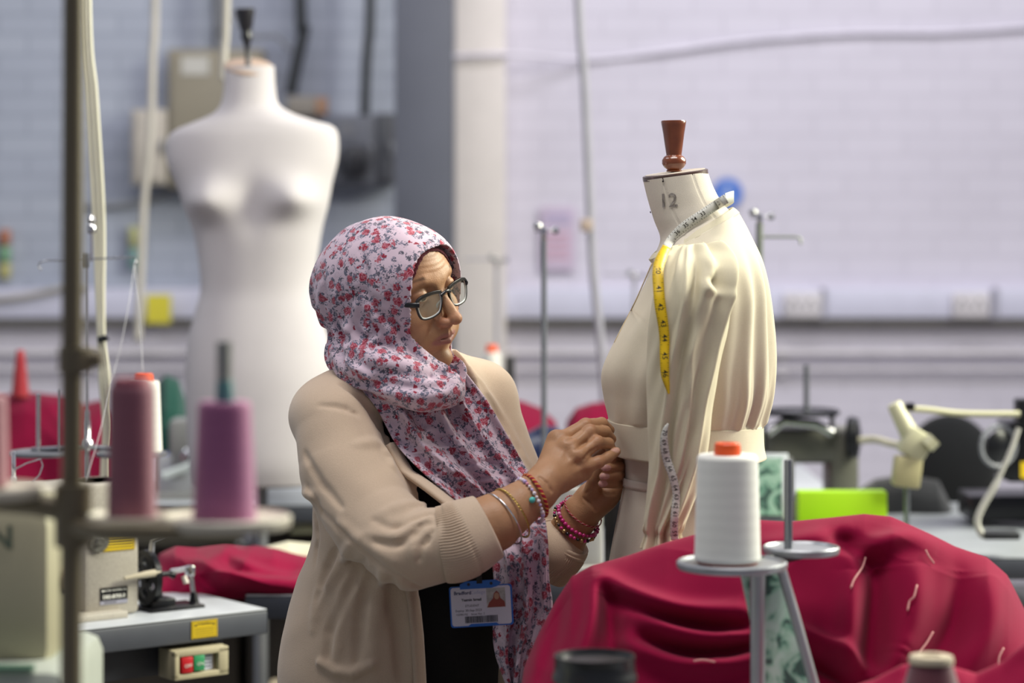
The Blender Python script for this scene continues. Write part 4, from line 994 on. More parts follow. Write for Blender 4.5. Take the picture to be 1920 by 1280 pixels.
def stand(t, x, D, ztop, m):
    mb = MB(); mb.cyl((x, D, .12), (x, D, ztop), .016); mb.build('pole', m, t, 40)
    for k in range(3):
        a = PI/2+k*2*PI/3; mb = MB(); mb.tube([(x, D, .16), (x+.12*math.cos(a), D+.12*math.sin(a), .09), (x+.28*math.cos(a), D+.28*math.sin(a), .02)], [.016, .014, .012], 10); mb.build('leg', m, t, 60)
stand(df, xof(1290, FD), FD, .80, WOOD)
wt = loft([(1166, 893, 1406, 893, .1165), (1166, 909, 1406, 909, .1165)], FD, 4, 96, cap=False).build('waist_tape', cloth('cotton tape', 'd6cfc2', 1500, .2), df, 60)
sm = wt.modifiers.new('t', 'SOLIDIFY'); sm.thickness = .0012
tb = bvh([torso])
def stamp(txt, px, py, size, m, parent, tree, rot=0):
    p, nn = ray(tree, px, py); x = Vector((1, 0, 0)); z = nn if nn.y < 0 else -nn; x = (x-z*x.dot(z)).normalized(); y = z.cross(x)
    Mx = Matrix((x, y, z)).transposed().to_4x4(); Mx.translation = p+z*.0006
    return text_obj('printed_text', txt, size, Mx @ Matrix.Rotation(rot, 4, 'Z'), m, parent, .0004, .0001)
conform(stamp('12', 1253, 377, .0285, mat('faded stencil ink', '8e8780', .7), torso, tb, .04), tb, .0012)
for px, py in ((1243, 340), (1222, 397), (1183, 901)):
    p, nn = ray(tb, px, py); mb = MB(); mb.lathe([(.0016, 0), (.0014, .001), (1e-5, .0014)], p+nn*.0015, nn, 10); mb.build('pin_head', mat('dark pin', '3a3432', .4, .6), df, 60)

# ---- jacket
jk = thing('cream_jacket', 'cropped cream calico jacket with puffed sleeves on the size 12 dress form', 'jacket', (xof(1290, FD), FD, zof(860, FD)))
jr = [(1217, 486, 1384, 396, .091), (1221, 500, 1402, 434, .138), (1212, 528, 1424, 484, .173), (1190, 572, 1439, 545, .180), (1156, 630, 1447, 615, .174),
      (1130, 692, 1449, 685, .166), (1133, 745, 1445, 745, .152), (1141, 792, 1430, 799, .138)]
def jdisp(th, v, px, py):
    d = 0
    back = math.exp(-((th-(-.55)+PI) % (2*PI)-PI)**2/.30)          # near side of the back
    d += back*.0055*math.sin(th*19+v*1.2+.6*math.sin(v*5))*sstep(.15, .45, v)
    d += back*.0022*math.sin(th*47+v*2)*sstep(.55, .95, v)
    side = math.exp(-((th-(-2.2)+PI) % (2*PI)-PI)**2/.25)
    d += side*.0022*math.sin(th*13+v*6)
    d += .0012*math.sin(th*5+v*14)
    return d*(1-.8*sstep(.97, 1, v))
jb = loft(jr, FD, 140, 260, jdisp, cap=False).build('bodice', CALICO_B, jk, 180)
so2 = jb.modifiers.new('t', 'SOLIDIFY'); so2.thickness = .0016
wb = loft([(1139, 787, 1431, 796, .140), (1141, 800, 1431, 808, .142), (1146, 830, 1432, 838, .145), (1150, 851, 1436, 858, .149)], FD, 16, 200, lambda th, v, px, py: .0012*math.sin(th*7+1)*v, cap=False).build('waistband', CALICO_B, jk, 180)
so2 = wb.modifiers.new('t', 'SOLIDIFY'); so2.thickness = .0035
# back yoke: a smooth shoulder panel
# collar edge
mb = MB(); P_ = []
tj = bvh([jb, torso])
def sleeve(D, label, side=-1):
    rws = [(1285, 462, 1325, 458, .008, D+.115), (1262, 462, 1344, 452, .020, D+.085), (1246, 474, 1362, 470, .036, D+.055), (1236, 492, 1372, 488, .050, D+.030), (1230, 520, 1376, 516, .058, D+.012), (1224, 560, 1373, 560, .058, D),
           (1215, 620, 1364, 620, .054, D), (1212, 700, 1347, 700, .050, D), (1213, 760, 1337, 760, .047, D), (1215, 820, 1329, 820, .044, D), (1216, 880, 1322, 880, .041, D),
           (1211, 940, 1302, 940, .037, D), (1206, 985, 1284, 985, .031, D), (1210, 1000, 1276, 1000, .027, D), (1206, 1012, 1280, 1012, .029, D), (1200, 1026, 1288, 1026, .033, D)]
    def sd(th, v, px, py):
        u = .5+.5*math.cos(th); y = py; f = 0
        near = sstep(.15, -.35, math.sin(th)) if side < 0 else 1
        # long ridges and hollows down the sleeve
        c1 = np.interp(y, (470, 560, 700, 800, 940, 1010), (.36, .38, .32, .24, .15, .12))
        c2 = np.interp(y, (480, 560, 640, 760, 880, 1000), (.93, .92, .86, .80, .72, .62))
        f += .0085*math.exp(-((u-c1)/.035)**2)-.008*math.exp(-((u-c1-.10)/.06)**2)
        f += .0085*math.exp(-((u-c2)/.045)**2)-.007*math.exp(-((u-c2+.13)/.07)**2)
        c3 = np.interp(y, (560, 660, 760, 900), (.60, .55, .62, .50)); f += .006*math.exp(-((u-c3)/.05)**2)*sstep(600, 660, y)*(1-sstep(840, 900, y))
        c4 = np.interp(y, (780, 880, 1000), (.75, .60, .40)); f += .007*math.exp(-((u-c4)/.04)**2)*sstep(800, 860, y)
        # puff creases at the sleeve head
        tp_ = 1-sstep(500, 590, y)
        f += tp_*(.0085*math.sin(th*9+.8)-.010*math.exp(-(((u-.62)/.07)**2+((y-505)/16)**2))+.012*math.exp(-(((u-.78)/.08)**2+((y-495)/20)**2))-.009*math.exp(-(((u-.30)/.05)**2+((y-478)/14)**2)))
        f += .008*math.exp(-((y-(545+55*(u-.75)))/11)**2)*math.exp(-((u-.72)/.16)**2)-.007*math.exp(-((y-(528+60*(u-.75)))/9)**2)*math.exp(-((u-.72)/.14)**2)
        f += .0018*math.sin(u*31+y*.045)*math.sin(y*.021)
        f += sstep(975, 995, y)*.0026*math.sin(th*26)
        return f*near
    s = loft(rws, D, 220, 220, sd, cap=False).build('sleeve', CALICO, jk, 180)
    if label: s['label'] = label
    q = s.modifiers.new('t', 'SOLIDIFY'); q.thickness = .0014
    return s
sl = sleeve(3.425, 'near sleeve, yellowish, hanging with deep vertical folds'); sleeve(3.815, None, 1)
# collar stand lying on the neckline
cl = loft([(1226, 474, 1374, 388, .074), (1221, 480, 1380, 392, .083), (1217, 487, 1386, 398, .0925)], FD, 10, 120, cap=False).build('collar', CALICO, jk, 180)
q = cl.modifiers.new('t', 'SOLIDIFY'); q.thickness = .002
mb = MB(); mb.tube([ray(tj, x, y)[0]+Vector((0, -.0015, 0)) for x, y in spline([(1223, 492), (1208, 527), (1190, 567), (1170, 607), (1152, 642)], 30)], .0009, 6); mb.build('front_edge', cloth('tan edge thread', 'b59f74', 900), jk, 180)

# ---- measuring tape
YT = mat('yellow tape', 'd9b400', .45, var=.05); WT = mat('white tape', 'c6c6bd', .45, var=.03); INKT = mat('tape ink', '26241c', .6)
ta = bvh([torso, jb, sl])
mt = thing('measuring_tape', 'yellow and white tape measure draped round the dress form neck and down its sleeve', 'tape measure', (xof(1240, FD), 3.42, zof(1010, 3.42)))
def ribbon(pts, half, D_off, m, name, Dfix=None, lift=.004):
    P_ = spline(pts, 90); Q = []; 
    for i, p in enumerate(P_):
        x, y = p[0], p[1]; a, b = P_[max(0, i-1)], P_[min(89, i+1)]; tx, ty = b[0]-a[0], b[1]-a[1]; L_ = math.hypot(tx, ty); nx, ny = -ty/L_, tx/L_; h = p[2] if len(p) > 2 else half
        h0, _ = ray(ta, x, y); hl, _ = ray(ta, x-nx*h, y-ny*h); hr_, _ = ray(ta, x+nx*h, y+ny*h); D = min(h0.y, hl.y, hr_.y)
        Q.append([x, y, D, nx, ny, h])
    Ds = np.array([q[2] for q in Q]); Dm = np.array([min(Ds[max(0, i-4):i+5]) for i in range(90)]); Dm = np.convolve(np.pad(Dm, 3, 'edge'), np.ones(7)/7, 'valid')-lift
    vs = [W(q[0]+k*q[3]*q[5], q[1]+k*q[4]*q[5], Dm[i]) for i, q in enumerate(Q) for k in (-1, 0, 1)]
    mb = MB(); mb.add(vs, [[i*3+k, i*3+k+1, (i+1)*3+k+1, (i+1)*3+k] for i in range(89) for k in (0, 1)])
    o = mb.build(name, m, mt, 180); q = o.modifiers.new('t', 'SOLIDIFY'); q.thickness = .0008; q.offset = 0
    return o, [[q[0], q[1], Dm[i], q[3], q[4], q[5]] for i, q in enumerate(Q)]
def marks(o, Q, nums, y_key, size, step_ticks, flip=1):
    """ticks along both edges and the numbers between"""
    S_ = [0]
    for a, b in zip(Q[:-1], Q[1:]): S_.append(S_[-1]+(W(*a[:3])-W(*b[:3])).length)
    S_ = np.array(S_); arr = np.array(Q)
    def at(s): return [float(np.interp(s, S_, arr[:, k])) for k in range(6)]
    mb = MB(); s = .002; k = 0
    while s < S_[-1]-.001:
        x, y, D, nx, ny, h = at(s); c_ = W(x, y, D-.0008); e = (W(x+nx*h, y+ny*h, D-.0008)-c_); ln = .42 if k % 4 == 0 else (.28 if k % 2 == 0 else .2)
        x2, y2, D2 = at(s+.001)[:3]; tg = (W(x2, y2, D2-.0008)-c_).normalized()*.00028
        for sg in (-1, 1):
            a = c_+e*sg*.97; b = c_+e*sg*(.97-ln); mb.add([a-tg, a+tg, b+tg, b-tg], [[0, 1, 2, 3]])
        s += step_ticks; k += 1
    tr_ = bvh([o]); conform(mb.build('tick_marks', INKT, o, None), tr_, .0009)
    for txt, key in nums:
        i = int(np.argmin(np.abs(arr[:, 1]-key))) if y_key else int(np.argmin(np.abs(arr[:, 0]-key)))
        x, y, D, nx, ny, h = arr[i]; p = W(x, y, D-.0011); j = min(i+2, len(arr)-1); tdir = W(arr[j][0], arr[j][1], D)-W(x, y, D); tdir.normalize()
        xa = tdir*flip; z = Vector((0, -1, 0)); ya = z.cross(xa); Mx = Matrix((xa, ya, z)).transposed().to_4x4(); Mx.translation = p
        conform(text_obj('printed_number', txt, size, Mx, INKT, o, .00012, .0001), tr_)
o1, Q1 = ribbon([(1362, 372, 9), (1340, 386, 9), (1312, 405, 9), (1284, 424, 9), (1262, 444, 8), (1249, 464, 8)], 9, 0, WT, 'neck_length')
marks(o1, Q1, [('31', 1350), ('32', 1334), ('33', 1318), ('34', 1302), ('35', 1286), ('36', 1270)], False, .0085, .0042, -1)
o2, Q2 = ribbon([(1250, 462, 8), (1240, 484, 10), (1234, 506, 10.5), (1235, 541, 10.5), (1238, 574, 10.5), (1243, 605, 10), (1246, 635, 9.5), (1246, 668, 9), (1247, 701, 8), (1251, 722, 5), (1254, 738, 2)], 10, 0, YT, 'yellow_face')
marks(o2, Q2, [('40', 508), ('41', 541), ('42', 574), ('43', 605), ('44', 635), ('45', 668), ('46', 701)], True, .0105, .0032, 1)
o3, Q3 = ribbon([(1253, 794, 2), (1247, 806, 5), (1245, 830, 7.5), (1250, 860, 8), (1261, 892, 7.5), (1268, 925, 7), (1266, 955, 7.5), (1264, 985, 7.5), (1265, 1012, 7.5)], 7.5, 0, WT, 'white_face')
marks(o3, Q3, [(str(70-i), 812+i*17) for i in range(12)], True, .0085, .0050, 1)

mb = MB(); P_ = spv([W(1360, 373, 3.575), W(1372, 369, 3.60), W(1376, 369, 3.63), W(1366, 376, 3.665), W(1330, 396, 3.685), W(1290, 420, 3.680)], 30)
vs = [p+Vector((0, 0, k*.0085)) for p in P_ for k in (-1, 1)]; mb.add(vs, [[i*2, i*2+1, i*2+3, i*2+2] for i in range(29)]); o = mb.build('back_length', WT, mt, 180); q = o.modifiers.new('t', 'SOLIDIFY'); q.thickness = .0008

# ---- tall white form behind
BD = 5.6
bf = thing('dress_form', 'tall plain white dress form with a black finial, behind the person', 'dress form', (xof(485, BD), BD, 0))
br_ = [(421, 128, 514, 124, .050), (420, 165, 516, 163, .054), (414, 196, 522, 194, .060), (398, 214, 548, 212, .070), (362, 230, 590, 226, .080), (330, 244, 622, 236, .086), (314, 262, 634, 254, .092), (313, 300, 634, 296, .098),
       (328, 340, 624, 338, .104), (350, 390, 612, 390, .104), (365, 440, 602, 440, .100), (374, 500, 593, 500, .092), (376, 545, 592, 545, .090), (366, 585, 602, 585, .098), (353, 640, 616, 640, .112), (348, 700, 624, 700, .124), (350, 780, 626, 780, .130), (356, 860, 622, 860, .132), (362, 905, 616, 905, .12)]
def bust(th, v, px, py):
    if math.sin(th) > 0: return 0
    return sum(.044*math.exp(-((px-cx)/38)**2-((py-cy)/(34 if py < cy else 30))**2) for cx, cy in ((404, 378), (552, 374)))-.010*math.exp(-((px-478)/26)**2-((py-385)/50)**2)
WF = cloth('white stretched cotton', 'c2bdbf', 900, .1, .1, var=.02)
bt2 = loft(br_, BD, 110, 140, bust, power=2.25).build('torso', WF, bf, 80)
mb = MB(); mb.lathe([(.056, 0), (.058, .004), (.052, .009), (1e-5, .011)], W(467, 128, BD), (.10, -.38, 1), 40); mb.build('neck_cap', mat('pale worn wood', 'b59c88', .5), bf, 40)
bp = BD/FPX; FB = mat('black turned wood', '1b1a1f', .3, coat=.4)
mb = MB(); mb.lathe([(x*bp, y*bp) for x, y in ((8, 0), (9, 4), (5, 10), (5, 40), (8, 52), (12, 62), (9, 68), (12, 76), (18, 104), (19, 112), (17, 114), (1e-4, 115))], W(466, 130, BD-.02), (-.06, 0, 1), 30); mb.build('finial', FB, bf, 50)
stand(bf, xof(489, BD), BD, zof(905, BD)+.02, METL)
# ================================================================ WORKSHOP FURNITURE AND TOOLS
TOPG = mat('pale grey laminate', 'aeb2b8', .35, var=.06, scale=25); EDGE = mat('slate grey table edging', '3f424b', .5); LEGM = mat('dark grey leg paint', '2c2d31', .5)
CREAM = mat('speckled cream machine enamel', 'a39d92', .5, var=.10, scale=260, bump=.3, bscale=600); GREYM = mat('grey machine enamel', '8f8f8e', .45, var=.05)
BLKM = mat('black cast metal', '131418', .3, .3); CHR = mat('chrome', 'c4c4c6', .2, 1, var=.03); OLIVE = mat('olive bronze stand metal', '6b624d', .45, .25)
CREAMP = mat('cream plastic', 'c2bda4', .45, var=.04); GREYP = mat('grey stand metal', '777a80', .35, .7); YLAB = mat('yellow warning label', 'd8b818', .45, var=.02)
INK2 = mat('label ink', '17170f', .6); ORANGE = mat('orange plastic', 'e0531a', .4, var=.03)
def Mloc(o, ex):
    ex = Vector((ex[0], ex[1], 0)).normalized(); ey = Vector((-ex.y, ex.x, 0)); m = Matrix((ex, ey, Vector((0, 0, 1)))).transposed().to_4x4(); m.translation = Vector(o); return m
def table(label, M, x0, x1, y0, y1, th=.045, name='sewing_table', cut=0, top=TOPG, edge=EDGE, zt=None, inset=.10):
    """M stands at table-top height"""
    t = thing(name, label, 'table', tuple((M @ Vector(((x0+x1)/2, (y0+y1)/2, 0))).xy)+(0,)); z = M.translation.z
    mb = MB(M); mb.box(((x0+x1)/2, (y0+y1)/2, -th/2-.0015), (x1-x0, y1-y0, th-.003), .004); e_ = mb.build('edge_band', edge, t, 30)
    mb = MB(M); mb.box(((x0+x1)/2, (y0+y1)/2, -.001), (x1-x0-.003, y1-y0-.003, .0022), .0006); mb.build('top', top, t, 30)
    for a in (x0+inset, x1-inset):
        for b in (y0+.08, y1-.08):
            mb = MB(M); mb.box((a, b, -(z+th)/2), (.05, .035, z-th), .004); mb.build('leg', LEGM, t, 30)
    for a in (x0+inset, x1-inset): mb = MB(M); mb.box((a, (y0+y1)/2, -z+.03), (.05, y1-y0-.04, .05), .004); mb.build('foot', LEGM, t, 30)
    mb = MB(M); mb.box(((x0+x1)/2, y1-.09, -z+.28), (x1-x0-.2, .02, .05), .003); mb.build('stretcher', LEGM, t, 30)
    return t
def spool(label, px, yt, yb, D, rt, rb, thread, cap=None, base=None, caph=14, capr=.38, group=None, cat='thread spool', pin=None):
    k = D/FPX; t = thing('thread_spool', label, cat, tuple(W(px, yb, D)), group); b = W(px, yb, D); H_ = (yb-yt)*k
    mb = MB(); prof = [(rb*k*.9, 0), (rb*k, .003)]
    for i in range(1, 40):
        u = i/40; prof.append(((rb+(rt-rb)*u)*k*(1+.006*(i % 2)), .003+u*(H_-.006)))
    prof += [(rt*k, H_-.004), (rt*k*.93, H_), (rt*k*.35, H_-.0005)]; mb.lathe(prof, b, (0, 0, 1), 40); mb.build('thread', thread, t, 60)
    if cap: mb = MB(); r = rt*k*capr; mb.lathe([(r*1.06, H_-.001), (r*1.06, H_+.002), (r, H_+caph*k*.9), (r*.9, H_+caph*k), (r*.5, H_+caph*k), (r*.45, H_+caph*k*.6), (1e-5, H_+caph*k*.6)], b, (0, 0, 1), 28); mb.build('cone_top', cap, t, 40)
    if base: mb = MB(); mb.lathe([(rb*k*.82, -.006), (rb*k*.92, 0), (rb*k*.9, .003)], b, (0, 0, 1), 36); mb.build('cone_base', base, t, 40)
    return t
def thr(name, c, s=520):
    m, nt, b = nodes(name); tc = N(nt, 'ShaderNodeTexCoord'); wv = N(nt, 'ShaderNodeTexWave'); wv.bands_direction = 'Z'; wv.inputs['Scale'].default_value = s; wv.inputs['Distortion'].default_value = 1.5
    nt.links.new(tc.outputs['Object'], wv.inputs[0]); mr = N(nt, 'ShaderNodeMapRange'); mr.inputs[3].default_value = .88; mr.inputs[4].default_value = 1.06; nt.links.new(wv.outputs[1], mr.inputs[0])
    w2 = N(nt, 'ShaderNodeTexWave'); w2.bands_direction = 'Z'; w2.inputs['Scale'].default_value = 22; w2.inputs['Distortion'].default_value = 3; nt.links.new(tc.outputs['Object'], w2.inputs[0])
    m2 = N(nt, 'ShaderNodeMapRange'); m2.inputs[3].default_value = .97; m2.inputs[4].default_value = 1.02; nt.links.new(w2.outputs[1], m2.inputs[0])
    vm = N(nt, 'ShaderNodeVectorMath', operation='SCALE'); vm.inputs[0].default_value = lin(c)[:3]; nt.links.new(math_n(nt, 'MULTIPLY', mr.outputs[0], m2.outputs[0]), vm.inputs['Scale'])
    nt.links.new(vm.outputs[0], b.inputs['Base Color']); b.inputs['Roughness'].default_value = .7; b.inputs['Sheen Weight'].default_value = .3; return m
THW = thr('white thread', 'dcdcd6'); THP = thr('dusty pink thread', '8d5664'); THM = thr('mauve thread', 'a05c86'); THR = thr('red thread', 'a01826')
def machine(label, M, m, hh=.27, L_=.46, col=.11, dep=.10, name='sewing_machine', wheel=True, extra=True):
    """flat-bed machine; M at the front right foot of the column, x to the right"""
    t = thing(name, label, 'sewing machine', tuple(M.translation))
    mb = MB(M); mb.box((-col/2, dep/2, hh/2), (col, dep, hh), .012); mb.box((-L_/2, dep/2, hh-.05), (L_, dep*.92, .10), .014); mb.box((-L_+.035, dep/2, hh-.085), (.07, dep*.9, .15), .012)
    mb.box((-L_/2-.02, dep/2, .008), (L_+.04, dep+.04, .016), .003); mb.build('body', m, t, 30)
    mb = MB(M); mb.cyl((-L_+.03, dep/2, .02), (-L_+.03, dep/2, hh-.15), .004); mb.build('needle_bar', CHR, t, 40)
    mb = MB(M); mb.box((-L_+.03, dep/2-.004, .020), (.012, .03, .006), .001); mb.build('presser_foot', CHR, t, 30)
    mb = MB(M); mb.lathe([(.018, 0), (.018, .008), (.012, .012), (.008, .018), (1e-5, .018)], (-L_+.05, 0, hh-.09), (0, -1, 0), 24); mb.build('tension_dial', CHR, t, 40)
    if wheel: mb = MB(M); mb.lathe([(.02, 0), (.055, .002), (.06, .006), (.06, .018), (.052, .024), (.03, .02), (1e-5, .02)], (.004, dep/2, hh-.055), (1, 0, 0), 36); mb.build('handwheel', BLKM, t, 40)
    if extra: mb = MB(M); mb.tube([(-.2, dep/2, hh), (-.2, dep/2, hh+.03), (-.21, dep/2-.01, hh+.034)], .003, 8); mb.build('thread_guide', CHR, t, 40)
    return t
def labelbox(M, cx, cz, w, h, y, m, parent, name, d=.0012):
    mb = MB(M); mb.box((cx, y-d/2, cz), (w, d, h)); return mb.build(name, m, parent, 30)
def ltext(M, txt, cx, cz, y, size, m, parent, bold=0):
    X_ = M @ Matrix.Translation((cx, y-.0016, cz)) @ Matrix.Rotation(PI/2, 4, 'X'); return text_obj('printed_text', txt, size, X_, m, parent, bold, .0001)
def pile(name, label, prof, D0, D1, yb, m, seed=1, amp=.012, freq=1.0, cat='cloth', nu=150, nv=90, ridges=(), group=None, front=.30, parent=None, ybb=None):
    """a heap of cloth: prof is its crest, D0 its front, D1 its back"""
    xs = [p[0] for p in prof]; ys = [p[1] for p in prof]; x0, x1 = xs[0], xs[-1]; rs = np.random.RandomState(seed)
    dirs = [(rs.uniform(-.5, .9), rs.uniform(.3, 1.2), rs.uniform(0, 6), rs.uniform(.6, 1)) for _ in range(4)]
    pol = []
    for r in ridges: pol.append((np.array(spline(r[0], 24)), r[1], r[2]))
    def fn(u, v):
        px = x0+(x1-x0)*u; yr = float(np.interp(px, xs, ys)); Dc = D1-(D1-D0)*front
        if v < .18: k = v/.18; py = (ybb or yb)+(yr-(ybb or yb))*math.sin(k*PI/2); D = D1-(D1-Dc)*(1-math.cos(k*PI/2))
        else:
            k = (v-.18)/.82; py = yr+(yb-yr)*(k**1.15); D = Dc-(Dc-D0)*math.sin(k*PI/2)**.8
        p = W(px, py, D); a = 0
        nx_, ny_ = px*.011*freq, py*.011*freq
        for dx, dy, ph, am in dirs:
            q = nx_*dx*2+ny_*dy*2+ph+1.3*noise.noise(Vector((nx_*.6, ny_*.6, seed+ph))); a += am*(1-abs(math.sin(q))**.7*1.3)
        a = a*amp*.5+amp*.8*noise.noise(Vector((nx_*1.3, ny_*1.3, seed*3.1)))
        for P_, wd, am in pol:
            A_ = P_[:-1]; B_ = P_[1:]-A_; tt = np.clip(((px-A_[:, 0])*B_[:, 0]+(py-A_[:, 1])*B_[:, 1])/(B_**2).sum(1), 0, 1); q2 = np.hypot(A_[:, 0]+tt*B_[:, 0]-px, A_[:, 1]+tt*B_[:, 1]-py); i_ = int(q2.argmin()); e_ = (i_+tt[i_])/len(A_); a += am*math.exp(-(float(q2[i_])/(wd*1.35))**2)*(.35+.65*math.sin(PI*min(1, max(0, e_)))**.6)
        w_ = min(1, k*6+.25) if v >= .18 else .25
        return p+Vector((0, -.8, .35))*a*w_
    mb = MB(); mb.grid(fn, nu, nv); o = mb.build(name, m, parent, 180)
    if parent is None: tag(o, label, cat, group)
    q = o.modifiers.new('t', 'SOLIDIFY'); q.thickness = .003; q.offset = -1
    return o
CRIM = cloth('crimson cotton', '7c0430', 900, .3, .06, var=.05); CRIM2 = cloth('deep crimson jersey', '72042c', 900, .3, .06)
NAVY = cloth('navy cotton', '1b2547', 900, .3, .2); GREENC = cloth('bottle green cotton', '1f4a3f', 900, .3, .2); IVORY = cloth('ivory cotton', 'cfcab0', 900, .3, .2)

# ---------------------------------------------------------------- near left table and machine
TM = Mloc((-.438, 4.34, .78), (.79, .614)); TM.translation.z = .78
lt = table('grey-topped sewing table at the left with yellow label and switch box', TM, -1.15, 0, 0, .56, inset=.33)
mb = MB(TM); mb.prism([(-.30, 0), (-.02, 0), (-.02, -.035), (-.035, -.062), (-.06, -.075), (-.30, -.075)], .30)
mb.M = Matrix(); o = None
mb2 = MB(TM @ Matrix.Translation((0, .06, -.046))); mb2.prism([(-.30, 0), (-.06, 0), (-.055, -.035), (-.07, -.055), (-.10, -.06), (-.30, -.06)], .30); mb2.build('drawer', mat('grey plastic drawer', '3e4048', .5), lt, 30)
# yellow label on the edge
lb = labelbox(TM, -.132, -.0225, .052, .031, -.0003, YLAB, lt, 'warning_label')
ltext(TM, 'WARNING', -.132, -.0135, 0, .0062, INK2, lb, .0001)
mb = MB(TM)
for z_ in (-.0205, -.0245, -.0285, -.0325): mb.box((-.132, -.0018, z_), (.040, .0003, .0007))
for a, b, c, d in ((-.132, -.0085, .047, .0006), (-.132, -.0365, .047, .0006), (-.1555, -.0225, .0006, .028), (-.1085, -.0225, .0006, .028)): mb.box((a, -.0018, b), (c, .0003, d))
mb.build('print_lines', INK2, lb, None)
for q in (-.150, -.114): mb = MB(TM); mb.add([(q-.003, -.0019, -.0165), (q+.003, -.0019, -.0165), (q, -.0019, -.0115)], [[0, 1, 2]]); mb.build('warning_triangle', INK2, lb, None)
# switch box
sx0, sx1, sz1, sz0 = -.198, -.090, -.056, -.104; sy = -.012
sbx = thing('switch_box', 'cream on-off switch box with red and green buttons under the table edge', 'switch', tuple(TM @ Vector(((sx0+sx1)/2, 0, sz0))))
mb = MB(TM); bw = .011
cx_, cz_ = (sx0+sx1)/2, (sz0+sz1)/2
for a, b, c, d in ((cx_, sz1-bw*.35, sx1-sx0, bw*.9), (cx_, sz0+bw*.35, sx1-sx0, bw*.9), (sx0+bw*.4, cz_, bw*.8, sz1-sz0-.002), (sx1-bw*.9, cz_, bw*1.8, sz1-sz0-.002)): mb.box((a, sy+.006, b), (c, .014, d), .0012)
mb.box((cx_, sy+.035, cz_), (sx1-sx0, .045, sz1-sz0+.004), .002); mb.build('housing', mat('cream bakelite', 'b0a78a', .45), sbx, 30)
RB = mat('red button', 'b3121e', .4); GB = mat('green button', '2f8a58', .4); LT = mat('white lettering', 'd8d8d0', .5)
rb = MB(TM).box((sx0+.024, sy+.004, cz_), (.023, .014, .028), .002).build('off_button', RB, sbx, 30); ltext(TM, 'OFF', sx0+.025, cz_-.001, sy-.0028, .0088, LT, rb)
gb = MB(TM).box((sx0+.048, sy+.004, cz_+.001), (.022, .014, .027), .002).build('on_button', GB, sbx, 30); ltext(TM, 'ON', sx0+.049, cz_, sy-.0028, .0088, LT, gb)
pl = MB(TM).box((sx0+.070, sy+.010, cz_), (.021, .004, .028)).build('white_label', mat('white label', 'c8cad8', .5), sbx, 30)
mb = MB(TM)
for q in range(4): mb.box((sx0+.070, sy+.0078, cz_+.010-.006*q), (.016-.003*(q % 2), .0003, .002))
mb.build('print_lines', mat('blue grey ink', '4a5068', .6), pl, None)
yl = MB(TM).box((sx0+.012, sy+.058, cz_+.002), (.0005, .014, .018)).build('side_label', YLAB, sbx, None)

MM = TM @ Matrix.Translation((-.207, .095, 0))
mc = thing('sewing_machine', 'cream industrial sewing machine on the left table, with yellow label and black plate', 'sewing machine', tuple(MM.translation))
mb = MB(MM); mb.box((-.055, .06, .1175), (.11, .12, .235), .010); mb.box((-.27, .06, .19), (.54, .11, .09), .012); mb.box((-.50, .06, .165), (.08, .105, .14), .012); mb.box((-.30, .055, .006), (.52, .17, .012), .002)
mb.build('body', CREAM, mc, 30)
yl = labelbox(MM, -.042, .1300, .062, .030, -.0002, YLAB, mc, 'warning_label')
mb = MB(MM)
for q in range(4): mb.box((-.042, -.0017, .1380-.0055*q), (.050, .0003, .0011))
for a, b, c, d in ((-.042, .1435, .058, .0006), (-.042, .1165, .058, .0006), (-.0705, .130, .0006, .027), (-.0135, .130, .0006, .027)): mb.box((a, -.0017, b), (c, .0003, d))
mb.build('print_lines', INK2, yl, None)
bk = labelbox(MM, -.0525, .040, .054, .023, -.0002, mat('black name plate', '0c0c0e', .35), mc, 'name_plate')
s2 = labelbox(MM, -.0525, .0255, .054, .007, -.0002, mat('silver strip', 'b4b4c4', .3, .5), mc, 'name_plate')
ltext(MM, 'DB2-B755-3', -.0525, .0352, 0, .0088, LT, bk, .0003); ltext(MM, 'BROTHER  INDUSTRIES  LTD', -.0510, .0462, 0, .0036, LT, bk, .0001)
mb = MB(MM); mb.lathe([(.0018, -.0002), (.0018, .0003), (1e-5, .0003)], (-.075, -.0016, .0462), (0, -1, 0), 14); mb.build('round_mark', LT, bk, None)
ltext(MM, 'MADE IN JAPAN', -.060, .0255, 0, .0034, INK2, s2)
mb = MB(MM); mb.lathe([(.021, 0), (.021, .004), (.019, .007), (.010, .008), (.006, .014), (1e-5, .014)], (-.084, 0, .136), (0, -1, 0), 36)
mb.build('stitch_dial', mat('worn grey dial', '6f6e68', .4, .4, var=.3, scale=120), mc, 40)
mb = MB(MM); mb.tube([(-.038, -.012, .0665), (-.02, -.012, .068), (.004, -.012, .070), (.034, -.010, .071)], [.0032, .0045, .0062, .0070], 16); mb.build('reverse_lever', mat('ivory lever', 'b3aa94', .3, coat=.3), mc, 60)
mb = MB(MM)
for r_ in (.05,):
    pass
bwn = thing('bobbin_winder', 'black bobbin winder wheel with round holes on the left table', 'bobbin winder', tuple(MM @ Vector((.04, .03, 0))))
wc = MM @ Vector((.030, .030, .058)); wx = (MM.to_3x3() @ Vector((1, 0, 0))); wy = (MM.to_3x3() @ Vector((0, 1, 0)))
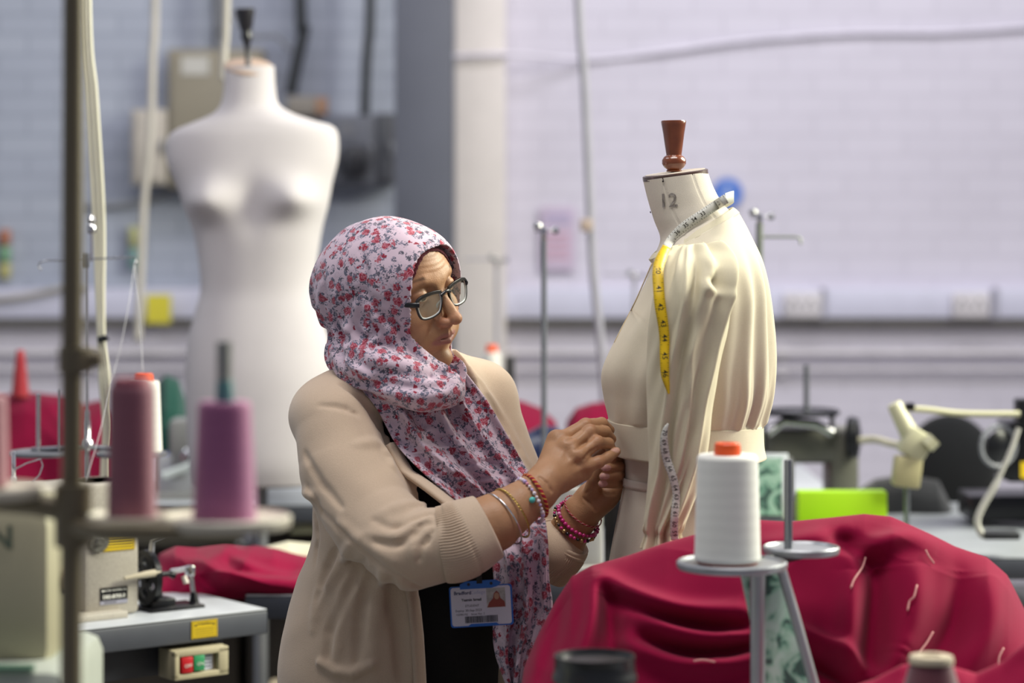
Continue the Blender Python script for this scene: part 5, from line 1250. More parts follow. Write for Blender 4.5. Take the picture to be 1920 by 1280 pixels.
def wheel(c, ax, u_, R_, th, holes, hr_, hc, m, parent, name):
    """disc with round holes, cut in a polar grid"""
    bm = bmesh.new(); ax = ax.normalized(); u_ = u_.normalized(); v_ = ax.cross(u_)
    mbb = MB(); n = 96; rad = [.008, .014, hc-hr_*1.12]+[None]
    vs = []
    rr = [.006, hc-hr_-.002]; rings = 14
    R2 = np.linspace(.006, R_, rings)
    pts = lambda r, a, z: c+(u_*math.cos(a)+v_*math.sin(a))*r+ax*z
    keep = lambda r, a: min(math.hypot(r*math.cos(a)-hc*math.cos(h), r*math.sin(a)-hc*math.sin(h)) for h in [2*PI*k/holes for k in range(holes)]) > hr_
    RN = 30; idx = {}
    R2 = np.linspace(.004, R_, RN)
    for z in (-th/2, th/2):
        for i in range(RN-1):
            for j in range(n):
                a0, a1 = 2*PI*j/n, 2*PI*(j+1)/n
                if keep((R2[i]+R2[i+1])/2, (a0+a1)/2): mbb.add([pts(R2[i], a0, z), pts(R2[i], a1, z), pts(R2[i+1], a1, z), pts(R2[i+1], a0, z)], [[0, 1, 2, 3]])
    for k in range(holes):
        h = 2*PI*k/holes; hcn = c+(u_*math.cos(h)+v_*math.sin(h))*hc
        mbb.lathe([(hr_*.94, -th/2*1.05), (hr_*1.12, -th/2*1.25), (hr_*1.12, -th/2*1.0)], hcn, ax, 20) if False else None
        q = [hcn+(u_*math.cos(2*PI*i/24)+v_*math.sin(2*PI*i/24))*hr_ for i in range(24)]
        vs = [p+ax*(-th/2) for p in q]+[p+ax*(th/2) for p in q]; mbb.add(vs, [[i, (i+1) % 24, (i+1) % 24+24, i+24] for i in range(24)])
    mbb.lathe([(R_*.90, -th*.9), (R_*1.02, -th*.9), (R_*1.02, th*.9), (R_*.90, th*.9), (R_*.90, -th*.9)], c, ax, 60, False)
    mbb.lathe([(.010, -th), (.010, th*1.8), (1e-5, th*1.8)], c, ax, 24)
    return mbb.build(name, m, parent, 40)
wheel(wc, wx, Vector((0, 0, 1)), .048, .006, 6, .0085, .028, BLKM, bwn, 'wheel')
mb = MB(MM); mb.box((.052, .03, .010), (.05, .05, .020), .004); mb.box((.045, .03, .024), (.022, .030, .02), .004); mb.box((.07, .02, .003), (.11, .07, .006), .002); mb.build('base', BLKM, bwn, 30)
mb = MB(MM); mb.tube([(.036, .03, .060), (.075, .032, .060), (.088, .032, .056)], [.006, .005, .007], 12); mb.build('spindle', BLKM, bwn, 60)
mb = MB(MM); mb.tube([(.080, .03, .064), (.112, .03, .066)], .0048, 12); mb.box((.118, .028, .062), (.014, .018, .020), .004); mb.build('bobbin_shaft', CHR, bwn, 40)
mb = MB(MM); mb.tube([(.118, .024, .055), (.121, .02, .02)], [.0045, .004], 10); mb.build('trip_lever', CHR, bwn, 40)
mb = MB(MM); mb.tube([(.121, .02, .024), (.121, .018, .004)], [.006, .0095], 10); mb.build('lever_foot', BLKM, bwn, 40)
mb = MB(MM); mb.tube([(.096, .012, .056), (.099, .008, .043)], [.0045, .0052], 10); mb.build('pinch_knob', mat('ivory knob', 'c8c2b4', .4), bwn, 40)
mb = MB(MM); mb.tube([(.034, .02, .10), (.036, .02, .125), (.055, .01, .135)], .005, 8); mb.build('wheel_guard_bracket', CHR, bwn, 40)
# clear guide post and needle thread guide on the arm
clear = mat('clear plastic', 'c8ccd4', .08, trans=.85, var=0)
mb = MB(); mb.lathe([(.006, 0), (.006, .012), (.004, .014), (.004, .05), (.0055, .052), (.0055, .056), (1e-5, .057)], W(25, 908, 4.12), (0, 0, 1), 16); mb.tube([W(27, 880, 4.12), W(50, 868, 4.12), W(76, 860, 4.12), W(80, 872, 4.12), W(74, 890, 4.12), (W(60, 905, 4.12))], .0012, 8); mb.build('thread_retainer', clear, mc, 60)
# under the table
mt_ = thing('clutch_motor', 'dark clutch motor hung under the left sewing table', 'motor', tuple(TM @ Vector((-.55, .28, -.3))))
MT2 = TM @ Matrix.Translation((-.48, .28, -.22)); mb = MB(MT2); mb.lathe([(.02, -.12), (.09, -.11), (.10, -.04), (.10, .06), (.08, .10), (1e-4, .11)], (0, 0, 0), (1, 0, 0), 32); mb.box((0, 0, .09), (.1, .08, .11), .01); mb.box((0, 0, .155), (.14, .12, .02), .004); mb.build('casing', mat('dark motor paint', '1a1b1e', .4), mt_, 40)
mb = MB(); mb.tube([W(168, 1262, 4.2), W(176, 1248, 4.2)], .009, 12); mb.tube([W(176, 1250, 4.2), W(215, 1234, 4.24)], .0045, 8); mb.tube([W(170, 1256, 4.2), W(166, 1300, 4.2)], .012, 12); mb.build('clutch_lever', mat('oily steel', '4c4a46', .35, .8), mt_, 40)

# ---- thread stand on the left table
SD = 4.5
ts = thing('thread_stand', 'chrome thread stand with hooked cross bar on the left sewing table', 'thread stand', (xof(163, SD), SD, .78))
mb = MB(); mb.cyl(W(163, 1060, SD), W(163, 770, SD), .0058, n=14); mb.cyl(W(163, 775, SD), W(162, 480, SD), .0030, n=12); mb.lathe([(.012, 0), (.012, .012), (.007, .016), (.007, .05)], W(163, 838, SD), (0, 0, 1), 16); mb.build('pole', CHR, ts, 60)
mb = MB(); mb.tube([W(78, 506, SD), W(72, 500, SD), W(74, 492, SD), W(90, 488, SD), W(120, 489, SD), W(160, 486, SD), W(210, 484, SD), W(252, 482, SD), W(256, 490, SD), W(250, 496, SD)], .0016, 8); mb.build('cross_bar', CHR, ts, 60)
mb = MB(); c_ = W(160, 488, SD); mb.box(c_, (.014, .012, .028), .002); mb.build('clamp', GREYP, ts, 40)
mb = MB(); mb.lathe([(.004, 0), (.009, .003), (.010, .012), (.006, .018), (.009, .026), (.005, .034), (1e-5, .036)], W(171, 438, SD), (0, 0, 1), 18); mb.cyl(W(171, 490, SD), W(171, 436, SD), .002, n=8); mb.build('top_guide', CHR, ts, 40)
def disc(px, py, rpx, D, m, parent, name='spool_tray', th=.004):
    mb = MB(); r = rpx*D/FPX; mb.lathe([(r*.2, -th), (r*.97, -th), (r, -th*.4), (r, th*.6), (r*.96, th), (r*.9, th*.3), (1e-4, th*.3)], W(px, py, D), (0, 0, 1), 44); return mb.build(name, m, parent, 40)
TRAY = mat('grey painted tray', '74767c', .35, .3)
disc(80, 849, 64, SD, TRAY, ts); disc(246, 850, 66, SD, TRAY, ts)
mb = MB(); mb.tube([W(60, 843, SD+.03), W(163, 838, SD), W(266, 843, SD+.03)], .005, 8); mb.build('arm', GREYP, ts, 60)
for x, yt_, r in ((72, 738, .0038), (112, 730, .0024)): mb = MB(); mb.cyl(W(x, 846, SD-.01), W(x, yt_, SD-.01), r, n=10); mb.build('spool_pin', CHR, ts, 60)
spool('white thread cone with orange top on the chrome stand of the left table', 270, 714, 848, 4.42, 29, 34, THW, ORANGE, None, 14, .58)
for k, (pts, lab) in enumerate((([(252, 496, 4.5), (243, 560, 4.45), (228, 640, 4.42), (213, 700, 4.40), (190, 800, 4.3), (160, 905, 4.25)], 'fine white thread slanting down from the hooked cross bar'), ([(252, 496, 4.5), (262, 600, 4.46), (268, 700, 4.42)], 'fine white thread rising from the orange-topped cone'))):
    run('thread', lab, pts, .0006, mat('white thread line', 'c9c9cc', .5), n=30, cat='thread')
# cords dropping from the ceiling
CORD = mat('cream flex', 'cfccb8', .45, var=.04)
for k, (a, lab) in enumerate((((0, 0), 'leftmost of the cream flexes hanging beside the olive pole'), ((9, 3), 'middle cream flex of the hanging bundle'), ((17, -2), 'rightmost cream flex of the hanging bundle'))):
    ox, _ = a
    run('hanging_flex', lab, [(146+ox*.9, -700, 4.62), (152+ox*.9, 0, 4.62), (163+ox, 180, 4.62), (176+ox, 400, 4.62), (183+ox*.6, 560, 4.62), (186+ox*.5, 640, 4.62), (189+ox*(.9), 720, 4.62), (196+ox*(1.1 if k < 2 else .3), 800, 4.64), (192+ox*.6, 900, 4.66), (193+ox*.6, 1060, 4.68)], .0045, CORD, n=70, group='cream hanging flexes')
mb = MB(); mb.tube([W(184, 637, 4.61), W(200, 633, 4.61)], .006, 10); mb.tube([W(200, 633, 4.61), W(203, 636, 4.60)], .002, 6); simple('cable_tie', 'black cable tie round the cream flexes', 'cable tie', mb, BLKM)

# ---------------------------------------------------------------- second table with the crimson heap
T2 = Mloc(W(375, 1127, 4.42), (1, .02)); T2.translation.z = .78
table('pale table under the crimson cloth heap, behind the left sewing table', T2, .075, .62, .075, .70, edge=mat('dark blue-grey edging', '30343f', .5), name='work_table')
pile('crimson_cloth', 'crumpled crimson cloth heaped on the table behind the person', [(286, 1100), (298, 1040), (330, 1022), (370, 1026), (420, 1018), (470, 1022), (520, 1030), (560, 1040), (600, 1048), (660, 1060), (700, 1110)], 4.52, 4.95, 1122, CRIM, 5, .024, 1.5, front=.35,
     ridges=(([(395, 1060), (430, 1040), (470, 1058), (520, 1072)], 13, .040), ([(300, 1045), (380, 1062), (440, 1088), (590, 1092)], 11, .034), ([(440, 1040), (500, 1062), (585, 1066)], 8, -.030), ([(380, 1075), (460, 1102), (585, 1104)], 11, .036), ([(390, 1086), (470, 1080), (585, 1080)], 7, -.026)))
pile('ivory_cloth', 'ivory cotton cloth behind the crimson heap', [(480, 1060), (500, 1024), (540, 1014), (580, 1018), (620, 1016), (660, 1050)], 4.98, 5.12, 1075, IVORY, 9, .008, 1.8)
# box and clutter underneath
mb = MB(); mb.box((xof(560, 5.3), 5.34, .37), (.16, .3, .14), .006); simple('cardboard_box', 'beige box on the low shelf behind the tables', 'box', mb, mat('beige card', 'a0937a', .7))
mb = MB(); mb.box((-.45, 5.34, .29), (.9, .30, .02), .003)
for a, b in ((-.88, 5.21), (-.02, 5.21), (-.88, 5.47), (-.02, 5.47)): mb.box((a, b, .145), (.03, .03, .29))
simple('low_shelf', 'dark low shelf under the pale table behind the person', 'shelf', mb, mat('dark brown shelf', '2b2520', .6))
for x0, x1, y_, zt, lab in ((-1.40, -.70, 6.2, .70, 'dark brown cupboard added to darken the space under the tables behind the left sewing machine'), (-.68, -.20, 6.2, .70, 'dark brown cupboard added to darken the space behind the legs of the person'), (-.02, .62, 6.35, .70, 'dark brown cupboard added to darken the space behind the stand of the jacket form')):  # dark brown bodies added to darken the space below the tables
    t = thing('filler', lab, 'filler', ((x0+x1)/2, y_+.2, 0)); m_ = mat('dark brown cupboard', '3a332b', .6, var=.15, scale=5)
    mb = MB(); mb.box(((x0+x1)/2, y_+.2, zt/2), (x1-x0, .4, zt), .004); mb.build('carcass', m_, t, 30)
    for q in (0, 1): mb = MB(); mb.box((x0+(x1-x0)*(.25+.5*q), y_-.008, zt/2), ((x1-x0)/2-.01, .016, zt-.04), .003); d_ = mb.build('door', m_, t, 30); mb = MB(); mb.box((x0+(x1-x0)*(.5+(.06 if q else -.06)), y_-.025, zt*.7), (.01, .02, .08), .003); mb.build('handle', GREYP, d_, 30)

# ---------------------------------------------------------------- tables and machines further back
T3 = Mloc((-1.60, 5.95, .78), (1, 0)); table('grey bench behind the left machine, crossing behind the tall white form', T3, 0, 1.46, 0, .72, name='work_table')
m3 = machine('grey sewing machine with a cream hose, left of the person', Mloc((xof(572, 6.1), 6.08, .78), (1, .05)), GREYM, .20, .34, .09, .10, wheel=False)
run('air_hose', 'cream hose arching over the grey machine left of the person', [(470, 862, 6.02), (476, 842, 6.02), (495, 830, 6.02), (525, 828, 6.02), (552, 838, 6.02), (572, 858, 6.02)], .0085, CREAMP, cat='hose')
mb = MB(); mb.box((xof(545, 6.0), 6.0, .80), (.13, .08, .04), .003); simple('paper_stack', 'stack of pale papers on the bench beside the person', 'papers', mb, mat('pale papers', 'b8bcc8', .6))
mb = MB(); mb.box((xof(342, 6.1), 6.15, .78+.055), (.12, .16, .11), .004); b_ = simple('paper_box', 'white and blue box on the bench left of the mauve spool', 'box', mb, mat('grey white card', 'a8aab0', .6))
mb = MB(); mb.box((xof(342, 6.1), 6.14, .78+.1115), (.10, .12, .003)); mb.build('blue_sheet', mat('blue sheet', '8d98d8', .6), b_, 30)
mb = MB(); mb.tube([W(306, 892, 6.04), W(345, 878, 6.04), W(392, 858, 6.04)], .011, 12); mb.build('cardboard_tube', mat('white tube', 'c4cccc', .2), b_, 60)
pile('ivory_cloth', 'folded dull ivory fabric on the bench beside the elbow of the person', [(545, 990), (556, 955), (575, 935), (610, 930), (640, 960)], 5.97, 6.1, 1000, cloth('dull ivory cotton', 'a9a88a', 900, .3, .2), 12, .008, 2)
pile('crimson_cloth', 'crimson cloth over a machine at the far left', [(-80, 980), (-70, 790), (-30, 755), (10, 742), (50, 738), (90, 742), (125, 745), (150, 760), (190, 752), (215, 775), (230, 950)], 6.0, 6.5, 945, CRIM2, 21, .03, .9, front=.4)
pile('green_cloth', 'bottle green cloth beside the tall white form', [(286, 980), (292, 720), (310, 702), (335, 712), (352, 760), (372, 830), (390, 940)], 6.1, 6.5, 940, GREENC, 25, .02, 1)
spool('red thread cone on the crimson cloth at the far left', 38, 668, 745, 6.2, 9, 17, THR, THR and mat('red cone tip', 'b03038', .5), None, 12, .8)
T4 = Mloc((xof(870, 6.0), 6.05, .78), (1, 0)); table('long bench under the crimson and navy cloths behind the hands', T4, 0, .95, 0, .9, name='work_table')
pile('crimson_cloth', 'crimson cloth mound behind the neck of the person, under the white spool', [(850, 925), (870, 760), (900, 746), (940, 745), (980, 752), (1015, 765), (1042, 790), (1052, 830), (1060, 925)], 6.1, 6.6, 925, CRIM2, 31, .018, 1, front=.5)
pile('crimson_cloth', 'crimson cloth mound seen between the hands and the jacket', [(1050, 925), (1062, 790), (1080, 765), (1110, 755), (1150, 752), (1200, 765), (1225, 925)], 6.2, 6.6, 925, CRIM2, 33, .018, 1, front=.5)
pile('navy_cloth', 'navy cloth heap just behind the right hand of the person', [(950, 985), (962, 850), (985, 812), (1015, 796), (1045, 800), (1070, 830), (1095, 870), (1110, 985)], 5.5, 5.85, 985, NAVY, 35, .020, 1.3, front=.4,
     ridges=(([(985, 822), (1010, 812), (1040, 818)], 9, -.03), ([(970, 860), (1010, 840), (1060, 850)], 14, .02)))
T5 = Mloc((xof(930, 5.5), 5.42, .73), (1, 0)); table('low side table carrying the navy cloth', T5, 0, .30, 0, .48, name='side_table')
spool('white thread cone with an orange top on the crimson mound', 922, 660, 742, 6.35, 17, 20, THW, ORANGE, None, 14, .62)
spool('black thread cone right of the white one on the crimson mound', 956, 668, 742, 6.35, 9, 11, thr('black thread', '1c1c20'), None, None)
def tstand(px, ytop, ybot, D, label, arm=None, r=.0045, m=GREYP, zt=.78):
    t = thing('thread_stand', label, 'thread stand', (xof(px, D), D, zt)); zb = max(zt, 0)
    mb = MB(); mb.cyl((xof(px, D), D, zb), W(px, ytop+20, D), r, n=12); mb.build('pole', m, t, 60)
    mb = MB(); c_ = W(px, ytop+14, D)
    mb.box(c_, (.012, .012, .03), .003); mb.lathe([(.004, 0), (.010, .004), (.010, .010), (.003, .016)], c_+Vector((-.012, 0, .01)), (-.3, 0, 1), 12); mb.lathe([(.004, 0), (.009, .004), (.009, .010), (.003, .016)], c_+Vector((.022, 0, .0)), (.3, 0, 1), 12); mb.tube([c_+Vector((-.02, 0, .005)), c_+Vector((.03, 0, .008))], .002, 6); mb.build('thread_guide', CHR, t, 40)
    if arm: mb = MB(); mb.tube([W(px, arm[0][1], D)]+[W(a, b, D) for a, b in arm], .003, 8); mb.build('cross_bar', m, t, 60)
    return t
tstand(1020, 424, 790, 5.2, 'slim grey thread stand pole between the face and the jacket', zt=.0, m=mat('grey rod', '6d7077', .4, .4), r=.0062)
tstand(1424, 398, 800, 5.2, 'thread stand with a side arm just behind the jacket back', arm=[(1490, 444), (1500, 446), (1502, 458)], r=.008, zt=.78, m=mat('grey green rod', '7b8078', .4, .4))
tstand(932, 478, 640, 7.2, 'blurred far thread stand behind the glasses of the person', arm=[(870, 486)], zt=0, m=mat('far pale rod', '9896a0', .5), r=.006)
tstand(1190, 508, 700, 7.2, 'blurred far thread stand left of the jacket bust', arm=[(1130, 514)], zt=0, m=bpy.data.materials['far pale rod'], r=.006)
# machine behind the hands
T6 = Mloc((xof(1000, 4.7), 4.68, .78), (1, 0)); table('narrow sewing table behind the left hand of the person', T6, 0, .36, 0, .48)
m6 = machine('pale grey sewing machine behind the left wrist of the person', Mloc((xof(1130, 4.8), 4.78, .78), (1, .03)), mat('pale grey enamel', '9a9895', .5), .17, .22, .085, .09, wheel=False)
mb = MB(Mloc((xof(1150, 4.8), 4.80, .78), (1, 0))); mb.box((0, .03, .09), (.035, .05, .18), .006); mb.build('belt_guard', BLKM, m6, 30)

# ---------------------------------------------------------------- right background
T7 = Mloc((.42, 5.0, .78), (1, 0)); table('wide grey sewing table at the right behind the crimson cloth', T7, 0, 1.35, 0, 1.0, top=mat('mid grey laminate', '82868c', .4, var=.06))
# bobbin-tray machine
ov = thing('overlock_machine', 'dark grey machine with a thread tray right behind the jacket', 'sewing machine', (xof(1520, 5.7), 5.7, .78))
D_ = 5.6; k_ = D_/FPX
GB2 = mat('olive grey enamel', '5c5c52', .45, var=.06)
def pbox(x0, y0, x1, y1, D, dep, m, parent, name, bev=.01):
    c, d = wbox(x0, y0, x1, y1, D, dep); return MB().box(c, d, bev).build(name, m, parent, 30)
pbox(1436, 806, 1585, 870, D_, .14, GB2, ov, 'arm', .02); pbox(1556, 806, 1612, 978, D_, .15, GB2, ov, 'column', .02); pbox(1432, 846, 1490, 930, D_, .12, GREYM, ov, 'head', .012); pbox(1436, 940, 1600, 978, D_, .2, GB2, ov, 'bed', .006)
disc(1500, 772, 74, D_, BLKM, ov, 'thread_tray', .006)
mb = MB(); mb.cyl(W(1512, 770, D_), W(1512, 684, D_), .0065, n=12); mb.build('spool_pin', GREYP, ov, 60)
mb = MB(); mb.cyl(W(1432, 980, D_+.02), W(1432, 770, D_+.02), .006, n=12); mb.cyl(W(1560, 806, D_+.02), W(1560, 772, D_+.02), .006, n=12); mb.build('tray_post', DARK, ov, 60)
mb = MB(); mb.lathe([(.02, 0), (.045, .004), (.05, .012), (.045, .03), (.02, .035)], W(1585, 820, D_-.02), (1, -.2, 0), 30); mb.build('handwheel', BLKM, ov, 40)
mb = MB(); mb.tube([W(1440, 812, D_-.02), W(1470, 790, D_-.02), W(1530, 796, D_-.02), W(1560, 812, D_-.02)], .012, 12); mb.build('chrome_cover', CHR, ov, 60)
run('air_hose', 'cream hose from the dark grey machine towards the lamp', [(1606, 826, 5.55), (1640, 824, 5.5), (1672, 832, 5.35), (1698, 836, 5.2)], .0085, CREAMP, cat='hose')
# machine lamp on a sprung arm
lp = thing('machine_lamp', 'cream jointed machine lamp in front of the black chair', 'lamp', tuple(W(1706, 1000, 5.15)))
def cap_(a, b, r0, r1, m, name, n=24):
    mb = MB(); a = Vector(a); b = Vector(b); L_ = (b-a).length; mb.lathe([(r0*.8, 0), (r0, .004), (r1, L_-.004), (r1*.85, L_)], a, b-a, n); return mb.build(name, m, lp, 40)
PK = mat('pale yellow green plastic', 'b9b79a', .4, var=.03)
cap_(W(1712, 826, 5.1), W(1676, 756, 5.1), .021, .016, PK, 'switch_end'); 
mb = MB(); mb.box(W(1716, 832, 5.1), (.060, .05, .062), .010, Matrix.Rotation(.55, 3, 'Y')); mb.build('joint', PK, lp, 30)
mb = MB(); mb.cyl(W(1738, 836, 5.07), W(1752, 822, 5.07), .016, n=20); mb.build('knob', PK, lp, 40)
mb = MB(); mb.box(W(1700, 884, 5.1), (.056, .05, .064), .006, Matrix.Rotation(.12, 3, 'Y')); mb.build('socket', mat('olive cream plastic', 'a9a27c', .45), lp, 30)
mb = MB(); mb.tube([W(1700, 900, 5.1), W(1700, 960, 5.12), (xof(1700, 5.15), 5.15, .785)], .006, 10); mb.lathe([(.03, 0), (.03, .012), (.01, .016)], (xof(1700, 5.15), 5.15, .78), (0, 0, 1), 24); mb.build('base', GREYP, lp, 60)
mb = MB(); mb.tube([W(x, y, 5.1) for x, y in spline([(1704, 766), (1740, 768), (1790, 774), (1840, 776), (1912, 776)], 20)], .0065, 10); mb.build('arm', PK, lp, 60)
mb = MB(); mb.box(W(1706, 762, 5.1), (.02, .02, .016), .004); mb.build('hinge', BLKM, lp, 40)
# black office chair
ch = thing('office_chair', 'black upholstered office chair behind the lamp at the right', 'chair', (xof(1775, 6.3), 6.35, 0)); BLKF = cloth('black upholstery', '16171b', 700, .3, .2)
kc = 6.3/FPX; f = Field((xof(1690, 6.3)-.02, 6.18, .66), (xof(1872, 6.3)+.06, 6.52, 1.02), .006)
f.ell(W(1780, 880, 6.32), (.125, .045, .145), None, .02); Vx, Qx = f.mesh(1); finish('backrest', np_mesh('backrest', [(Vx, Qx)]), BLKF, ch, 180)
f = Field((xof(1690, 6.3)-.10, 6.05, .36), (xof(1872, 6.3)+.14, 6.60, .56), .008); f.ell(W(1780, 420+.99*4533/6.3, 6.32), (.22, .22, .045), None, .02); Vx, Qx = f.mesh(1); finish('seat', np_mesh('seat', [(Vx, Qx)]), BLKF, ch, 180)
cx_ = xof(1780, 6.32); mb = MB(); mb.cyl((cx_, 6.32, .08), (cx_, 6.32, .45), .025); mb.build('column', BLKM, ch, 60)
mb = MB(); mb.tube([(cx_, 6.40, .45), (cx_, 6.50, .48), (cx_, 6.48, .62), (cx_, 6.38, .80)], .018, 10); mb.build('back_post', BLKM, ch, 60)
for k in range(5): a = 2*PI*k/5; mb = MB(); mb.tube([(cx_, 6.32, .10), (cx_+.26*math.cos(a), 6.32+.26*math.sin(a), .06)], [.025, .014], 8); l_ = mb.build('leg', BLKM, ch, 60); mb = MB(); mb.lathe([(.025, -.012), (.025, .012)], (cx_+.26*math.cos(a), 6.32+.26*math.sin(a), .028), (math.sin(a), -math.cos(a), 0), 16); mb.build('castor', BLKM, l_, 40)
pile('black_cloth', 'dark grey fabric heap between the lamp and the dark machine', [(1600, 985), (1612, 915), (1640, 898), (1700, 890), (1760, 900), (1800, 985)], 5.75, 5.95, 985, cloth('charcoal fabric', '141519', 900, .3, .2), 41, .014, 1.2)
# machine cut by the right edge
bm_ = thing('sewing_machine', 'black sewing machine cut by the right edge of the view', 'sewing machine', (xof(1900, 5.4), 5.5, .78))
pbox(1884, 790, 2060, 905, 5.45, .12, BLKM, bm_, 'arm', .015); pbox(1945, 790, 2060, 990, 5.45, .14, BLKM, bm_, 'column', .015); pbox(1820, 930, 2060, 978, 5.5, .16, BLKM, bm_, 'bed', .006); pbox(1908, 748, 1936, 800, 5.4, .05, BLKM, bm_, 'lamp_bracket', .006)
pbox(1914, 866, 1960, 896, 5.445, .003, YLAB, bm_, 'warning_label', 0)
mb = MB(); c_ = W(1872, 836, 5.42); mb.lathe([(.046, -.006), (.050, 0), (.046, .006), (.040, .004), (.040, -.004), (.046, -.006)], c_, (.35, -1, 0), 44, False); mb.build('handwheel_rim', mat('smoky plastic ring', '77797f', .25), bm_, 60)
mb = MB(); mb.lathe([(.034, .0), (.036, .006), (.02, .014), (1e-5, .016)], c_, (.35, -1, 0), 36); mb.cyl(c_, c_+Vector((.06, .08, 0)), .01, n=12); mb.build('handwheel', BLKM, bm_, 40)
pr = thing('presser_lever', 'pale bent rod with a dark foot standing on the right table', 'lever', tuple(W(1860, 1012, 5.0)))
mb = MB(); mb.tube([W(x, y, 5.0) for x, y in spline([(1910, 802), (1895, 845), (1868, 905), (1842, 950), (1832, 978), (1840, 1000), (1852, 1006)], 30)], [.0055]*10+[.0075]*20, 12); mb.build('rod', mat('pale grey rod', 'bdbcb4', .35), pr, 60)
mb = MB(); c, d = wbox(1846, 998, 1914, 1012, 4.98, .05); mb.box(c, d, .004); mb.build('foot', DARK, pr, 30)
# neon card and papers
mb = MB(); mb.box(((xof(1500, 5.05)+xof(1672, 5.05))/2, 5.12, .78+.063), (xof(1672, 5.05)-xof(1504, 5.05), .05, .126), .003); o = simple('neon_folder', 'neon yellow-green folder standing on the right table behind the crimson cloth', 'folder', mb, mat('neon yellow green card', 'a5d60a', .5, var=.03))
mb = MB(); mb.box((xof(1535, 5.0), 5.03, .78+.027), (.11, .06, .028), .003, Matrix.Rotation(-.06, 3, 'Y')); simple('neon_folder', 'second neon yellow-green sheet lying in front of the neon folder', 'folder', mb, bpy.data.materials['neon yellow green card'])
mb = MB(); mb.box((xof(1535, 4.98), 4.99, .78+.04), (.062, .004, .012), .001, Matrix.Rotation(-.08, 3, 'Y')); simple('pink_slip', 'pale pink paper slip in front of the neon folder', 'paper', mb, mat('pink paper', 'd0a6c4', .6))

# patterned card behind the big spool
def print_mat():
    m, nt, b = nodes('green leaf print'); tc = N(nt, 'ShaderNodeTexCoord'); v = N(nt, 'ShaderNodeTexNoise'); v.inputs['Scale'].default_value = 26; v.inputs['Detail'].default_value = 2; v.inputs['Distortion'].default_value = 1.2; nt.links.new(tc.outputs['Object'], v.inputs['Vector'])
    cr = N(nt, 'ShaderNodeValToRGB'); nt.links.new(v.outputs[0], cr.inputs[0]); e_ = cr.color_ramp.elements; e_[0].position = .40; e_[0].color = lin('46625a'); e_[1].position = .50; e_[1].color = lin('9cc4ae'); q = cr.color_ramp.elements.new(.62); q.color = lin('b9d4c6'); q = cr.color_ramp.elements.new(.44); q.color = lin('6b9a86')
    nt.links.new(cr.outputs[0], b.inputs['Base Color']); b.inputs['Roughness'].default_value = .5; return m
PRN = print_mat(); PWH = mat('white card border', 'c4cad0', .5)
t = thing('printed_card', 'white-edged card with a green leaf print standing behind the big white spool', 'card', tuple(W(1444, 970, 5.06)))
mb = MB(); c, d = wbox(1408, 850, 1478, 972, 5.06, .006); mb.box(c, d, .001); mb.build('card', PWH, t, 30)
mb = MB(); c, d = wbox(1408, 858, 1466, 966, 5.058, .002); mb.box(c, d); mb.build('print', PRN, t, 30)
mb = MB(); mb.box((xof(1444, 5.06), 5.08, (zof(960, 5.06)+.78)/2), (.06, .04, zof(960, 5.06)-.78), .003); mb.build('support', GREYP, t, 30)

# ---------------------------------------------------------------- foreground right
FT = Mloc((.02, 2.52, .78), (1, 0)); table('foreground work table under the big crimson cloth', FT, 0, 1.5, 0, .92, name='work_table')
pile('crimson_cloth', 'big crimson cloth draped over the foreground table and machine', [(968, 1400), (980, 1258), (1005, 1196), (1040, 1128), (1072, 1080), (1110, 1060), (1180, 1040), (1250, 1016), (1330, 994), (1420, 974), (1480, 978), (1560, 970), (1620, 963), (1670, 968), (1730, 996), (1790, 1024), (1850, 1044), (1888, 1078), (1905, 1110), (1925, 1150), (2010, 1250)], 3.12, 3.43, 1420, CRIM, 51, .010, .62, nu=300, nv=190, front=.42, ybb=1290,
     ridges=(([(1120, 1075), (1180, 1112), (1270, 1142), (1400, 1150)], 13, .030), ([(1140, 1110), (1220, 1150), (1320, 1172), (1410, 1180)], 10, -.026), ([(1190, 1150), (1260, 1186), (1340, 1200), (1430, 1186)], 13, .030),
             ([(1200, 1195), (1290, 1222), (1360, 1222), (1430, 1206)], 10, -.028), ([(1160, 1200), (1260, 1246), (1350, 1250), (1440, 1230)], 14, .026), ([(1112, 1080), (1112, 1150), (1090, 1230), (1070, 1300)], 14, .028), ([(1140, 1110), (1150, 1190), (1170, 1290)], 16, -.030), ([(1060, 1110), (1040, 1190), (1010, 1280)], 12, -.02),
             ([(1600, 1040), (1630, 1028), (1700, 1008), (1760, 1024)], 16, .028), ([(1560, 1000), (1610, 1030), (1640, 1062)], 14, -.03), ([(1648, 1060), (1640, 1150), (1628, 1270)], 20, -.040), ([(1600, 1070), (1596, 1160), (1590, 1260)], 20, .028), ([(1720, 1060), (1716, 1140), (1690, 1230)], 22, .030), ([(1800, 1070), (1790, 1160), (1740, 1260)], 16, -.022), ([(1862, 1080), (1852, 1180), (1800, 1280)], 20, .028),
             ([(1500, 1180), (1570, 1220), (1650, 1275)], 13, .028), ([(1490, 1215), (1560, 1255), (1620, 1300)], 11, -.026), ([(1420, 1020), (1500, 1010), (1600, 985)], 14, .014), ([(1690, 1215), (1650, 1290)], 16, .02)))
fc = bvh([o for o in bpy.data.objects if o.name.startswith('crimson_cloth') and o.get('label', '').startswith('big')])
big = [o for o in bpy.data.objects if o.get('label', '').startswith('big crimson')][0]
LINT = mat('pale loose thread', 'c48a86', .7)
